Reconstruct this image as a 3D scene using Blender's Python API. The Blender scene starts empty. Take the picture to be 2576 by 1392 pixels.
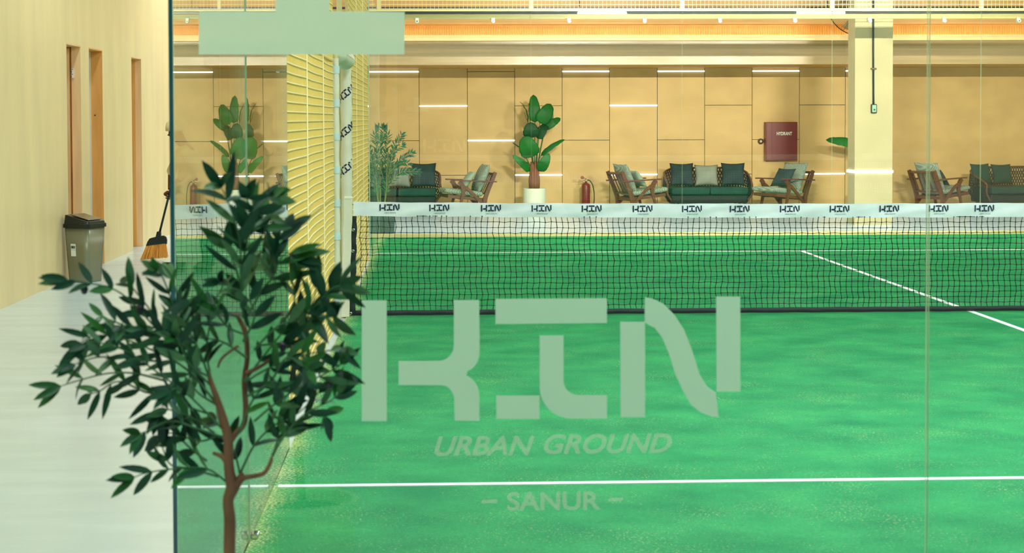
import bpy, bmesh, math, random
from mathutils import Vector, Matrix
PI = math.pi
SC = bpy.context.scene
COL = SC.collection
random.seed(7)

# ------------------------------------------------------------------ camera
CX, CY, CH = 0.67578, -5.00866, 1.57285
FPX, YAW, PITCH, ROLL, SHY = 4768.7, 0.042598, 0.036955, -0.003096, -221.32
W0, H0 = 2576, 1392
_R = Vector((math.cos(YAW), -math.sin(YAW), 0))
_F = Vector((math.sin(YAW)*math.cos(PITCH), math.cos(YAW)*math.cos(PITCH), -math.sin(PITCH)))
_U = _R.cross(_F)
_c, _s = math.cos(ROLL), math.sin(ROLL)
R_ = _R*_c + _U*_s
U_ = _U*_c - _R*_s
cam_d = bpy.data.cameras.new('camera'); cam = bpy.data.objects.new('camera', cam_d); COL.objects.link(cam)
cam.matrix_world = Matrix(((R_.x, U_.x, -_F.x, CX), (R_.y, U_.y, -_F.y, CY), (R_.z, U_.z, -_F.z, CH), (0, 0, 0, 1)))
cam_d.sensor_width = 36; cam_d.lens = FPX/W0*36; cam_d.shift_y = SHY/W0
cam_d.clip_start = 0.1; cam_d.clip_end = 200
cam_d.dof.use_dof = True; cam_d.dof.focus_distance = 21.0; cam_d.dof.aperture_fstop = 9.0
SC.camera = cam
CAM = Vector((CX, CY, CH))

def at(px, py, y):
    """point on the depth plane y=const that the photo shows at pixel px,py"""
    u = px - W0/2; v = py - H0/2 - SHY
    d = R_*u - U_*v + _F*FPX
    return CAM + d*((y - CY)/d.y)
def flo(px, py):
    u = px - W0/2; v = py - H0/2 - SHY
    d = R_*u - U_*v + _F*FPX
    return CAM + d*(-CH/d.z)

# ------------------------------------------------------------------ world, exposure
wd = bpy.data.worlds.new('world'); SC.world = wd; wd.use_nodes = True
wd.node_tree.nodes['Background'].inputs[0].default_value = (1.0, .86, .6, 1)
wd.node_tree.nodes['Background'].inputs[1].default_value = .25
SC.view_settings.view_transform = 'Standard'; SC.view_settings.look = 'None'
SC.view_settings.exposure = 0.0; SC.view_settings.gamma = 1.0; SC.view_settings.use_curve_mapping = False

# ceiling lamps of the hall: area lamps in their housings (housings are built further down)
LAMPS = [(-1.75, -3.2, 1.25), (-1.75, 4.5, .35), (-1.75, 12.5, .6), (-1.75, 20.5, 1.1), (2.8, 1.0, 1.35), (7.6, 1.0, 1.35), (4.2, -4.6, 1.5),  # the court lamp behind the camera is added to brighten the decals
         (2.6, 3.2, 1.5), (2.6, 10.0, .75), (2.6, 16.8, .9),
         (7.4, 3.2, 1.5), (7.4, 10.0, .75), (7.4, 16.8, .9),
         (2.6, 22.4, 1.5), (8.2, 22.4, 1.5)]
LZ = 5.6
LP = 150
for i, (x, y, k) in enumerate(LAMPS):
    ld = bpy.data.lights.new('hall_light', 'AREA'); ld.shape = 'RECTANGLE'; ld.size = .5; ld.size_y = 1.6
    ld.energy = LP*k; ld.color = (.82, .92, 1.05)
    lo = bpy.data.objects.new('hall_light', ld); COL.objects.link(lo); lo.location = (x, y, LZ)
    if y == 1.0: lo.rotation_euler = (math.radians(52), 0, 0); ld.spread = math.radians(110)  # added pair, tilted to brighten the net band

# low unseen fill lamps added over the court to brighten the lounge
LOUNGE_FILLS = [(3.66, 12.0), (7.5, 12.0)]
FZ, FP = 3.41, 165
for (x, y) in LOUNGE_FILLS:
    ld = bpy.data.lights.new('lounge_fill_light', 'AREA'); ld.shape = 'RECTANGLE'; ld.size = .85; ld.size_y = .03
    ld.energy = FP; ld.color = (1.0, .93, .80); ld.spread = math.radians(70)
    lo = bpy.data.objects.new('lounge_fill_light', ld); COL.objects.link(lo); lo.location = (x, y, FZ); lo.rotation_euler = (math.radians(86), 0, 0)

# ------------------------------------------------------------------ materials
def lin(c):
    return tuple(((v/255)/12.92 if v/255 <= .04045 else ((v/255+.055)/1.055)**2.4) for v in c)
def new_mat(name):
    m = bpy.data.materials.new(name); m.use_nodes = True
    nt = m.node_tree
    return m, nt, nt.nodes['Principled BSDF'], nt.nodes['Material Output']
def mat(name, rgb, rough=.6, metal=0, spec=.4, var=.06, vscale=8, bump=0, bscale=60, stretch=None, coat=0, alpha=None, rgb2=None, detail=4):
    m, nt, b, out = new_mat(name)
    N, L = nt.nodes, nt.links
    c = lin(rgb)
    tc = N.new('ShaderNodeTexCoord'); mp = N.new('ShaderNodeMapping'); L.new(tc.outputs['Object'], mp.inputs[0])
    if stretch: mp.inputs['Scale'].default_value = stretch
    nz = N.new('ShaderNodeTexNoise'); nz.inputs['Scale'].default_value = vscale; nz.inputs['Detail'].default_value = detail
    L.new(mp.outputs[0], nz.inputs['Vector'])
    cr = N.new('ShaderNodeValToRGB')
    c2 = lin(rgb2) if rgb2 else tuple(min(1, v*(1+var*2)) for v in c)
    c1 = tuple(v*(1-var*2) for v in c) if not rgb2 else c
    cr.color_ramp.elements[0].position = .3; cr.color_ramp.elements[1].position = .7
    cr.color_ramp.elements[0].color = (*c1, 1); cr.color_ramp.elements[1].color = (*c2, 1)
    L.new(nz.outputs['Fac'], cr.inputs[0]); L.new(cr.outputs[0], b.inputs['Base Color'])
    b.inputs['Roughness'].default_value = rough; b.inputs['Metallic'].default_value = metal
    b.inputs['Specular IOR Level'].default_value = spec
    if coat: b.inputs['Coat Weight'].default_value = coat
    if bump:
        n2 = N.new('ShaderNodeTexNoise'); n2.inputs['Scale'].default_value = bscale; L.new(mp.outputs[0], n2.inputs['Vector'])
        bp = N.new('ShaderNodeBump'); bp.inputs['Strength'].default_value = bump; bp.inputs['Distance'].default_value = .01
        L.new(n2.outputs['Fac'], bp.inputs['Height']); L.new(bp.outputs[0], b.inputs['Normal'])
    return m
def emis(name, rgb, strength):
    m, nt, b, out = new_mat(name)
    e = nt.nodes.new('ShaderNodeEmission'); e.inputs[0].default_value = (*rgb, 1); e.inputs[1].default_value = strength
    nt.links.new(e.outputs[0], out.inputs[0]); nt.nodes.remove(b)
    return m
def glass(name, tint, ior=1.52):
    """clear architectural glass: Fresnel reflection over straight transmission"""
    m, nt, b, out = new_mat(name); N, L = nt.nodes, nt.links
    nt.nodes.remove(b)
    g = N.new('ShaderNodeNewGeometry'); mx = N.new('ShaderNodeMix'); mx.data_type = 'FLOAT'
    L.new(g.outputs['Backfacing'], mx.inputs[0]); mx.inputs[2].default_value = ior; mx.inputs[3].default_value = 1/ior
    fr = N.new('ShaderNodeFresnel'); L.new(mx.outputs[0], fr.inputs[0])
    tr = N.new('ShaderNodeBsdfTransparent'); tr.inputs[0].default_value = (*tint, 1)
    gl = N.new('ShaderNodeBsdfGlossy'); gl.inputs['Roughness'].default_value = 0.0; gl.inputs[0].default_value = (1, 1, 1, 1)
    ms = N.new('ShaderNodeMixShader'); L.new(fr.outputs[0], ms.inputs[0]); L.new(tr.outputs[0], ms.inputs[1]); L.new(gl.outputs[0], ms.inputs[2])
    L.new(ms.outputs[0], out.inputs[0])
    return m
def film(name, rgb, transp, trans):
    """frosted adhesive film: diffuse + translucent, partly see-through"""
    m, nt, b, out = new_mat(name); N, L = nt.nodes, nt.links
    nt.nodes.remove(b)
    d = N.new('ShaderNodeBsdfDiffuse'); d.inputs[0].default_value = (*lin(rgb), 1)
    t = N.new('ShaderNodeBsdfTranslucent'); t.inputs[0].default_value = (*lin(rgb), 1)
    a = N.new('ShaderNodeMixShader'); a.inputs[0].default_value = trans; L.new(d.outputs[0], a.inputs[1]); L.new(t.outputs[0], a.inputs[2])
    tr = N.new('ShaderNodeBsdfTransparent')
    b2 = N.new('ShaderNodeMixShader'); b2.inputs[0].default_value = transp; L.new(a.outputs[0], b2.inputs[1]); L.new(tr.outputs[0], b2.inputs[2])
    L.new(b2.outputs[0], out.inputs[0])
    return m
def check(name, c1, c2, scale, rough=.9):
    """houndstooth-like woven cloth"""
    m, nt, b, out = new_mat(name); N, L = nt.nodes, nt.links
    tc = N.new('ShaderNodeTexCoord'); mp = N.new('ShaderNodeMapping'); mp.inputs['Rotation'].default_value = (.6, .5, .78)
    L.new(tc.outputs['Object'], mp.inputs[0])
    ck = N.new('ShaderNodeTexChecker'); ck.inputs['Scale'].default_value = scale
    ck.inputs['Color1'].default_value = (*lin(c1), 1); ck.inputs['Color2'].default_value = (*lin(c2), 1)
    L.new(mp.outputs[0], ck.inputs[0]); L.new(ck.outputs[0], b.inputs['Base Color']); b.inputs['Roughness'].default_value = rough
    return m

M = {}
M['plywall'] = mat('cream_panel_board', (236, 214, 158), .45, var=.03, vscale=3, stretch=(1, 1, .25), spec=.35)
M['darkwall'] = mat('dark_green_wall', (42, 74, 62), .9)
M['jamb'] = mat('oak_veneer_jamb', (250, 204, 146), .5, var=.05, vscale=6, stretch=(3, 3, .3))
M['jamb2'] = mat('darker_oak_jamb', (240, 174, 92), .5, var=.05, vscale=6, stretch=(3, 3, .3))
M['ply'] = mat('lounge_plywood', (224, 188, 120), .5, var=.045, vscale=2.2, stretch=(1, 1, 1.6), spec=.3)
M['groove'] = mat('dark_groove', (70, 84, 62), .8)
M['fascia'] = mat('plywood_fascia', (180, 152, 106), .28, var=.06, vscale=3, stretch=(.25, 1, 9), spec=.5)
M['ledge'] = mat('cream_cove_ledge', (238, 206, 140), .5, var=.02)
M['flute'] = mat('fluted_timber', (224, 170, 84), .5, var=.04, vscale=5)
M['soffit'] = mat('soffit_timber', (190, 140, 50), .5, var=.04)
M['upper'] = mat('upper_plywood', (176, 136, 78), .6, var=.06, vscale=2.5, stretch=(.3, 1, 6))
M['ceil'] = mat('ceiling_paint', (222, 208, 165), .8)
M['column'] = mat('column_paint', (190, 178, 132), .5, var=.03, vscale=2)
M['steel'] = mat('pale_yellow_steel', (210, 198, 134), .4, var=.02, spec=.5)
M['wire_lit'] = mat('lit_yellow_wire', (252, 236, 176), .35, var=.02, spec=.5)  # same wire paint, lightened for the wires that catch the light
M['beam'] = mat('yellow_painted_beam', (184, 176, 114), .4, var=.02, spec=.3)
M['wire'] = mat('shaded_yellow_wire', (220, 190, 96), .4, var=.02, spec=.5)  # same wire paint, darkened for the verticals in weaker light
M['bracket'] = mat('bright_bracket', (215, 225, 200), .3, metal=.3)
M['bolt'] = mat('bolt_steel', (90, 130, 125), .3, metal=.8)
M['glass'] = glass('clear_glass', (.985, .995, .985))
M['glass2'] = glass('side_glass', (.70, .76, .70), 1.75)
M['edge'] = mat('glass_polished_edge', (186, 214, 176), .3, spec=.5)
M['edgedark'] = mat('glass_teal_edge', (36, 80, 84), .15, spec=.6, var=.12, vscale=3)
M['black'] = mat('black_rubber', (18, 24, 22), .6)
M['blackpl'] = mat('black_plastic', (20, 30, 27), .35, spec=.5)
M['net'] = mat('black_net_cord', (16, 26, 26), .8)
M['band'] = mat('white_vinyl_band', (228, 234, 228), .45, var=.04, vscale=5, bump=.8, bscale=6)
M['pad'] = mat('cream_padding', (220, 216, 184), .6, var=.03, vscale=10, bump=.5, bscale=14)
M['strap'] = mat('pale_blue_strap', (196, 218, 208), .6)
M['navy'] = mat('navy_print', (14, 30, 58), .6)
M['greyprint'] = mat('grey_print', (110, 130, 120), .7)
M['chrome'] = mat('chrome', (200, 205, 200), .15, metal=1)
M['line'] = mat('white_turf_line', (238, 244, 232), .9, bump=.4, bscale=300)
M['film'] = film('frosted_film', (206, 230, 206), 0.08, .55)
M['film_lit'] = film('frosted_film_lit', (222, 236, 210), .18, .5)  # same film as the letters, paler for the brighter light there
M['film2'] = film('thin_frosted_film', (208, 222, 196), .70, .5)
M['wood'] = mat('walnut', (98, 58, 30), .45, var=.12, vscale=14, stretch=(1, 1, .3))
M['hound'] = check('houndstooth_cloth', (176, 186, 158), (70, 96, 78), 95)
M['lightpil'] = mat('sage_linen', (150, 168, 136), .9, bump=.3, bscale=200)
M['greypil'] = mat('grey_linen', (138, 146, 124), .9, bump=.3, bscale=200)
M['darkpil'] = mat('charcoal_linen', (40, 62, 56), .9, bump=.3, bscale=200, var=.12)
M['rope'] = mat('dark_rope', (20, 32, 22), .7, var=.2, vscale=30)
M['seatcush'] = mat('dark_green_cushion', (22, 62, 50), .9, var=.1)
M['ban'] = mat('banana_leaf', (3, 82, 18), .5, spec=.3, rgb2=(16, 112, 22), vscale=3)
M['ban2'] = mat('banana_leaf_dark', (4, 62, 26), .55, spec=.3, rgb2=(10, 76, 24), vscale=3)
M['banstem'] = mat('banana_stem', (60, 92, 30), .5)
M['bantrunk'] = mat('fibrous_trunk', (112, 70, 40), .8, rgb2=(150, 96, 60), vscale=30, stretch=(2, 2, .2), bump=.6)
M['potwhite'] = mat('white_planter', (222, 226, 196), .6, var=.02)
M['potdark'] = mat('dark_ribbed_planter', (74, 96, 84), .6, var=.08)
M['soil'] = mat('soil', (50, 38, 24), .95)
M['olive'] = mat('olive_leaf', (4, 44, 30), .5, rgb2=(12, 74, 38), vscale=9, spec=.25)
M['olive2'] = mat('olive_leaf_mid', (8, 68, 34), .45, rgb2=(40, 108, 34), vscale=9, spec=.3)
M['olive3'] = mat('olive_leaf_pale', (30, 84, 56), .5, rgb2=(78, 124, 70), vscale=9, spec=.3)
M['bleaf2'] = mat('blue_green_leaf_dark', (12, 62, 44), .5, rgb2=(36, 88, 58), vscale=9)
M['bleaf'] = mat('blue_green_leaf', (26, 92, 62), .5, rgb2=(62, 124, 80), vscale=9)
M['bark'] = mat('olive_bark', (84, 60, 36), .8, rgb2=(118, 88, 54), vscale=30, stretch=(1, 1, .3), bump=.5)
M['twig'] = mat('green_twig', (44, 92, 48), .6)
M['twigpale'] = mat('pale_green_cane', (128, 140, 72), .6)
M['olivefruit'] = mat('black_olive', (22, 24, 34), .3)
M['red'] = mat('red_enamel', (118, 24, 12), .35, spec=.5, var=.05)
M['gauge'] = mat('pink_red_gauge', (170, 92, 70), .5)
M['brass'] = mat('brass_valve', (190, 180, 110), .3, metal=.6)
M['white'] = mat('white_paint', (238, 240, 226), .6, var=.01)
M['binbody'] = mat('silver_grey_plastic', (134, 134, 108), .32, spec=.5, metal=.35, var=.03, vscale=4)
M['binlid'] = mat('dark_green_black_plastic', (14, 26, 22), .3, spec=.5)
M['flap'] = mat('brown_grey_flap', (92, 84, 56), .2, spec=.6)
M['bristle'] = mat('orange_bristles', (255, 168, 66), .6, var=.12, vscale=60, stretch=(4, 4, .3))
M['skin'] = mat('brown_skin', (120, 62, 38), .55)
M['shirt'] = mat('cream_shirt', (222, 208, 160), .85)
M['trousers'] = mat('dark_trousers', (34, 50, 46), .9)
M['shoe'] = mat('dark_shoes', (24, 28, 26), .6)
M['led'] = emis('led_tube', (.86, .90, 1.0), 5.0)
M['warm'] = emis('warm_led', (1.0, .70, .34), 11)
M['lamp'] = emis('lamp_diffuser', (1, .96, .85), 4.0)
M['mint'] = mat('mint_switch_plate', (140, 196, 160), .4)
M['fan'] = mat('dark_fan_wire', (96, 80, 44), .4)
M['steeldark'] = mat('dark_pipe', (24, 44, 38), .5)
M['fanblade'] = mat('tan_fan_blade', (190, 160, 100), .5)

def turf():
    m, nt, b, out = new_mat('artificial_turf'); N, L = nt.nodes, nt.links
    tc = N.new('ShaderNodeTexCoord')
    def noise(s, d=5, st=None):
        n = N.new('ShaderNodeTexNoise'); n.inputs['Scale'].default_value = s; n.inputs['Detail'].default_value = d
        if st:
            mp = N.new('ShaderNodeMapping'); mp.inputs['Scale'].default_value = st; L.new(tc.outputs['Object'], mp.inputs[0]); L.new(mp.outputs[0], n.inputs['Vector'])
        else: L.new(tc.outputs['Object'], n.inputs['Vector'])
        return n
    n1 = noise(2.6, 8); n2 = noise(120, 3); n3 = noise(90, 3)
    r1 = N.new('ShaderNodeValToRGB'); r1.color_ramp.elements[0].position = .32; r1.color_ramp.elements[1].position = .7
    r1.color_ramp.elements[0].color = (*lin((4, 126, 72)), 1); r1.color_ramp.elements[1].color = (*lin((44, 154, 86)), 1)
    L.new(n1.outputs[0], r1.inputs[0])
    r2 = N.new('ShaderNodeValToRGB'); r2.color_ramp.elements[0].position = .3; r2.color_ramp.elements[1].position = .75
    r2.color_ramp.elements[0].color = (.72, .75, .72, 1); r2.color_ramp.elements[1].color = (1.3, 1.25, 1.2, 1)
    L.new(n2.outputs[0], r2.inputs[0])
    mu = N.new('ShaderNodeMix'); mu.data_type = 'RGBA'; mu.blend_type = 'MULTIPLY'; mu.inputs[0].default_value = 1
    L.new(r1.outputs[0], mu.inputs[6]); L.new(r2.outputs[0], mu.inputs[7])
    # infill sand: thick along the side wall (x=0), sparse elsewhere
    sx = N.new('ShaderNodeSeparateXYZ'); L.new(tc.outputs['Object'], sx.inputs[0])
    mr = N.new('ShaderNodeMapRange'); mr.inputs[1].default_value = 0; mr.inputs[2].default_value = .13; mr.inputs[3].default_value = .22; mr.inputs[4].default_value = 0
    L.new(sx.outputs[0], mr.inputs[0])
    ad = N.new('ShaderNodeMath'); ad.operation = 'ADD'; L.new(n3.outputs[0], ad.inputs[0]); L.new(mr.outputs[0], ad.inputs[1])
    n4 = noise(2.3, 3)
    ad2 = N.new('ShaderNodeMath'); ad2.operation = 'MULTIPLY_ADD'; L.new(n4.outputs[0], ad2.inputs[0]); ad2.inputs[1].default_value = .32; L.new(ad.outputs[0], ad2.inputs[2])
    r3 = N.new('ShaderNodeValToRGB'); r3.color_ramp.elements[0].position = .78; r3.color_ramp.elements[1].position = .98
    L.new(ad2.outputs[0], r3.inputs[0])
    m2 = N.new('ShaderNodeMix'); m2.data_type = 'RGBA'; L.new(r3.outputs[0], m2.inputs[0]); L.new(mu.outputs[2], m2.inputs[6]); m2.inputs[7].default_value = (*lin((196, 200, 128)), 1)
    L.new(m2.outputs[2], b.inputs['Base Color']); b.inputs['Roughness'].default_value = .95; b.inputs['Specular IOR Level'].default_value = .1
    bp = N.new('ShaderNodeBump'); bp.inputs['Strength'].default_value = .5; bp.inputs['Distance'].default_value = .008
    L.new(n2.outputs[0], bp.inputs['Height']); L.new(bp.outputs[0], b.inputs['Normal'])
    return m
M['turf'] = turf()
M['concrete'] = mat('polished_concrete', (202, 220, 222), .22, var=.03, vscale=2, stretch=(.6, 2, 1), spec=.5, bump=.04, bscale=4)

# ------------------------------------------------------------------ mesh helper
class MB:
    def __init__(s): s.v = []; s.f = []; s.mi = []; s.cur = 0
    def add(s, vs, fs):
        o = len(s.v); s.v += [tuple(p) for p in vs]
        for f in fs: s.f.append(tuple(o+i for i in f)); s.mi.append(s.cur)
    def box(s, a, b, rot=None, c=None):
        x0, y0, z0 = a; x1, y1, z1 = b
        vs = [Vector(p) for p in ((x0, y0, z0), (x1, y0, z0), (x1, y1, z0), (x0, y1, z0), (x0, y0, z1), (x1, y0, z1), (x1, y1, z1), (x0, y1, z1))]
        if rot is not None:
            c = Vector(c) if c else (Vector(a)+Vector(b))/2
            vs = [rot @ (p-c)+c for p in vs]
        s.add(vs, [(0, 3, 2, 1), (4, 5, 6, 7), (0, 1, 5, 4), (1, 2, 6, 5), (2, 3, 7, 6), (3, 0, 4, 7)])
        return s
    def bar(s, p, q, w, h=None, up=(0, 0, 1)):
        """rectangular bar from p to q"""
        p = Vector(p); q = Vector(q); h = h or w; d = (q-p).normalized(); u = Vector(up)
        if abs(d.dot(u)) > .99: u = Vector((1, 0, 0))
        a = d.cross(u).normalized(); b = a.cross(d)
        a *= w/2; b *= h/2
        vs = [p-a-b, p+a-b, p+a+b, p-a+b, q-a-b, q+a-b, q+a+b, q-a+b]
        s.add(vs, [(0, 3, 2, 1), (4, 5, 6, 7), (0, 1, 5, 4), (1, 2, 6, 5), (2, 3, 7, 6), (3, 0, 4, 7)])
        return s
    def tube(s, pts, r, n=8, cap=True):
        pts = [Vector(p) for p in pts]; rs = r if isinstance(r, (list, tuple)) else [r]*len(pts)
        o = len(s.v); ref = None
        for i, p in enumerate(pts):
            d = (pts[min(i+1, len(pts)-1)]-pts[max(i-1, 0)]).normalized()
            if ref is None: ref = Vector((0, 0, 1)) if abs(d.z) < .9 else Vector((1, 0, 0))
            a = d.cross(ref).normalized(); b = a.cross(d).normalized(); ref = b
            ref = b
            for k in range(n):
                t = 2*PI*k/n; s.v.append(tuple(p+(a*math.cos(t)+b*math.sin(t))*rs[i]))
        for i in range(len(pts)-1):
            for k in range(n):
                k2 = (k+1) % n; s.f.append((o+i*n+k, o+(i+1)*n+k, o+(i+1)*n+k2, o+i*n+k2)); s.mi.append(s.cur)
        if cap:
            s.f.append(tuple(o+k for k in range(n))); s.mi.append(s.cur)
            s.f.append(tuple(o+(len(pts)-1)*n+k for k in reversed(range(n)))); s.mi.append(s.cur)
        return s
    def lathe(s, prof, c=(0, 0, 0), n=32, axis='z'):
        o = len(s.v); c = Vector(c)
        for r, z in prof:
            for k in range(n):
                t = 2*PI*k/n
                p = {'z': (r*math.cos(t), r*math.sin(t), z), 'y': (r*math.cos(t), z, r*math.sin(t)), 'x': (z, r*math.cos(t), r*math.sin(t))}[axis]
                s.v.append(tuple(c+Vector(p)))
        for i in range(len(prof)-1):
            for k in range(n):
                k2 = (k+1) % n; s.f.append((o+i*n+k, o+i*n+k2, o+(i+1)*n+k2, o+(i+1)*n+k)); s.mi.append(s.cur)
        s.f.append(tuple(o+k for k in reversed(range(n)))); s.mi.append(s.cur)
        s.f.append(tuple(o+(len(prof)-1)*n+k for k in range(n))); s.mi.append(s.cur)
        return s
    def prism(s, poly, fn, t0, t1):
        """extrude 2-D polygon; fn(a,b,t) -> point"""
        n = len(poly)
        vs = [fn(a, b, t0) for a, b in poly]+[fn(a, b, t1) for a, b in poly]
        s.add(vs, [tuple(range(n)), tuple(range(2*n-1, n-1, -1))]+[(i, n+i, n+(i+1) % n, (i+1) % n) for i in range(n)])
        return s
    def grid(s, fn, nu, nv, closeu=False):
        vs = [fn(i/nu, j/nv) for j in range(nv+1) for i in range(nu+1)]
        s.add(vs, [(j*(nu+1)+i, j*(nu+1)+i+1, (j+1)*(nu+1)+i+1, (j+1)*(nu+1)+i) for j in range(nv) for i in range(nu)])
        return s
    def build(s, name, m, parent=None, smooth=False, bevel=0, loc=None, merge=False, solid=0, fixn=False):
        me = bpy.data.meshes.new(name)
        off = Vector(loc) if loc is not None else Vector((0, 0, 0))
        me.from_pydata([tuple(Vector(p)-off) for p in s.v], [], s.f)
        ms = m if isinstance(m, list) else [m]
        for x in ms: me.materials.append(x)
        if len(ms) > 1: me.polygons.foreach_set('material_index', s.mi)
        if merge or fixn:
            bm = bmesh.new(); bm.from_mesh(me)
            if merge: bmesh.ops.remove_doubles(bm, verts=bm.verts, dist=1e-5)
            bmesh.ops.recalc_face_normals(bm, faces=bm.faces); bm.to_mesh(me); bm.free()
        me.update()
        if smooth: me.polygons.foreach_set('use_smooth', [True]*len(me.polygons))
        o = bpy.data.objects.new(name, me); COL.objects.link(o)
        if parent is not None: o.parent = parent
        else: o.location = off
        if solid:
            d = o.modifiers.new('solid', 'SOLIDIFY'); d.thickness = solid; d.offset = 0
        if bevel:
            d = o.modifiers.new('bevel', 'BEVEL'); d.width = bevel; d.segments = 2; d.limit_method = 'ANGLE'; d.angle_limit = .6
        return o

def tag(o, label=None, cat=None, group=None, kind=None):
    if label: o['label'] = label
    if cat: o['category'] = cat
    if group: o['group'] = group
    if kind: o['kind'] = kind
    return o
def thing(name, label, cat, loc=(0, 0, 0), rz=0, group=None):
    o = bpy.data.objects.new(name, None); COL.objects.link(o); o.location = loc; o.rotation_euler = (0, 0, rz)
    o.empty_display_size = .1
    return tag(o, label, cat, group)
def copy_tree(o, parent=None):
    c = o.copy(); COL.objects.link(c)
    if parent is not None: c.parent = parent
    for ch in list(o.children): copy_tree(ch, c)
    return c
def struct(name, mb, m, **k):
    return tag(mb.build(name, m, **k), kind='structure')

# ------------------------------------------------------------------ KIN word-mark polygons (unit: photo pixels of the big decal)
def arc(cx, cy, rx, ry, a0, a1, n=8):
    return [(cx+rx*math.cos(math.radians(a0+(a1-a0)*i/n)), cy+ry*math.sin(math.radians(a0+(a1-a0)*i/n))) for i in range(n+1)]
def K(x, y): return (x, y)
KIN = [
    [(70, 130), (215, 130), (215, 835), (70, 835)],
    [(607, 128), (755, 128), (757, 400)]+arc(660, 430, 97, 118, 0, 75, 6)+[(686, 550)]+arc(640, 690, 116, 130, -70, 0, 6)+[(755, 832), (612, 832), (610, 720)]+arc(535, 715, 75, 90, 0, -88, 6)+[(285, 624), (285, 485), (520, 483)]+arc(520, 395, 87, 88, 90, 0, 6),
    [(850, 122), (1500, 118), (1500, 262), (850, 268)],
    [(855, 686), (1106, 686), (1106, 822), (855, 822)],
    [(1108, 335), (1247, 335), (1247, 600)]+arc(1335, 600, 88, 84, 180, 90, 6)+[(1500, 683), (1500, 820), (1330, 820)]+arc(1300, 640, 192, 180, 90, 180, 8),
    [(1578, 255), (1722, 255), (1722, 812), (1580, 812)],
    [(1722, 112), (1765, 120), (1830, 150), (1895, 215), (1950, 300), (2000, 430), (2040, 560), (2085, 632), (2135, 668), (2152, 812), (2110, 808), (2050, 785), (1990, 740), (1940, 650), (1895, 550), (1862, 440), (1822, 345), (1778, 290), (1720, 260)],
    [(2138, 108), (2278, 108), (2278, 662), (2140, 662)],
]
KW, KH = 2208.0, 727.0
def kin_unit():
    return [[((x-70)/KW, -(y-108)/KW) for x, y in p] for p in KIN]   # x 0..1, y 0..-.33
def text_mesh(txt, size, m, shear=0, extrude=.0004, spacing=1.0, bold=0):
    cu = bpy.data.curves.new('t', 'FONT'); cu.body = txt; cu.size = size; cu.shear = shear; cu.extrude = extrude
    cu.space_character = spacing; cu.align_x = 'CENTER'; cu.align_y = 'CENTER'; cu.offset = bold
    o = bpy.data.objects.new('t', cu); COL.objects.link(o)
    bpy.context.view_layer.update()
    me = bpy.data.meshes.new_from_object(o); bpy.data.objects.remove(o)
    me.materials.clear(); me.materials.append(m)
    return me
def text_part(name, txt, size, m, parent, loc, width=None, height=None, **k):
    me = text_mesh(txt, size, m, **k)
    xs = [v.co.x for v in me.vertices]; ys = [v.co.y for v in me.vertices]
    mx, my = (max(xs)+min(xs))/2, (max(ys)+min(ys))/2
    fx = (width/(max(xs)-min(xs))) if width else 1; fy = height/(max(ys)-min(ys)) if height else fx
    for v in me.vertices:
        v.co = Vector(((v.co.x-mx)*fx, -v.co.z, (v.co.y-my)*fy))
    o = bpy.data.objects.new(name, me); COL.objects.link(o); o.parent = parent; o.location = loc
    return o

# ================================================================== SETTING
# left building wall: position from the photo
WX = flo(0, 780).x            # wall face
XR = 13.0; YB = -11.0; YW = 27.3; ZC = 7.0
b = MB().box((WX-1.2, YB-.2, -.12), (XR+.2, YW+.3, 0)); struct('floor', b, M['concrete'])
b = MB().box((WX-1.2, YB-.2, ZC), (XR+.2, YW+.3, ZC+.12)); struct('ceiling', b, M['ceil'])
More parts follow.
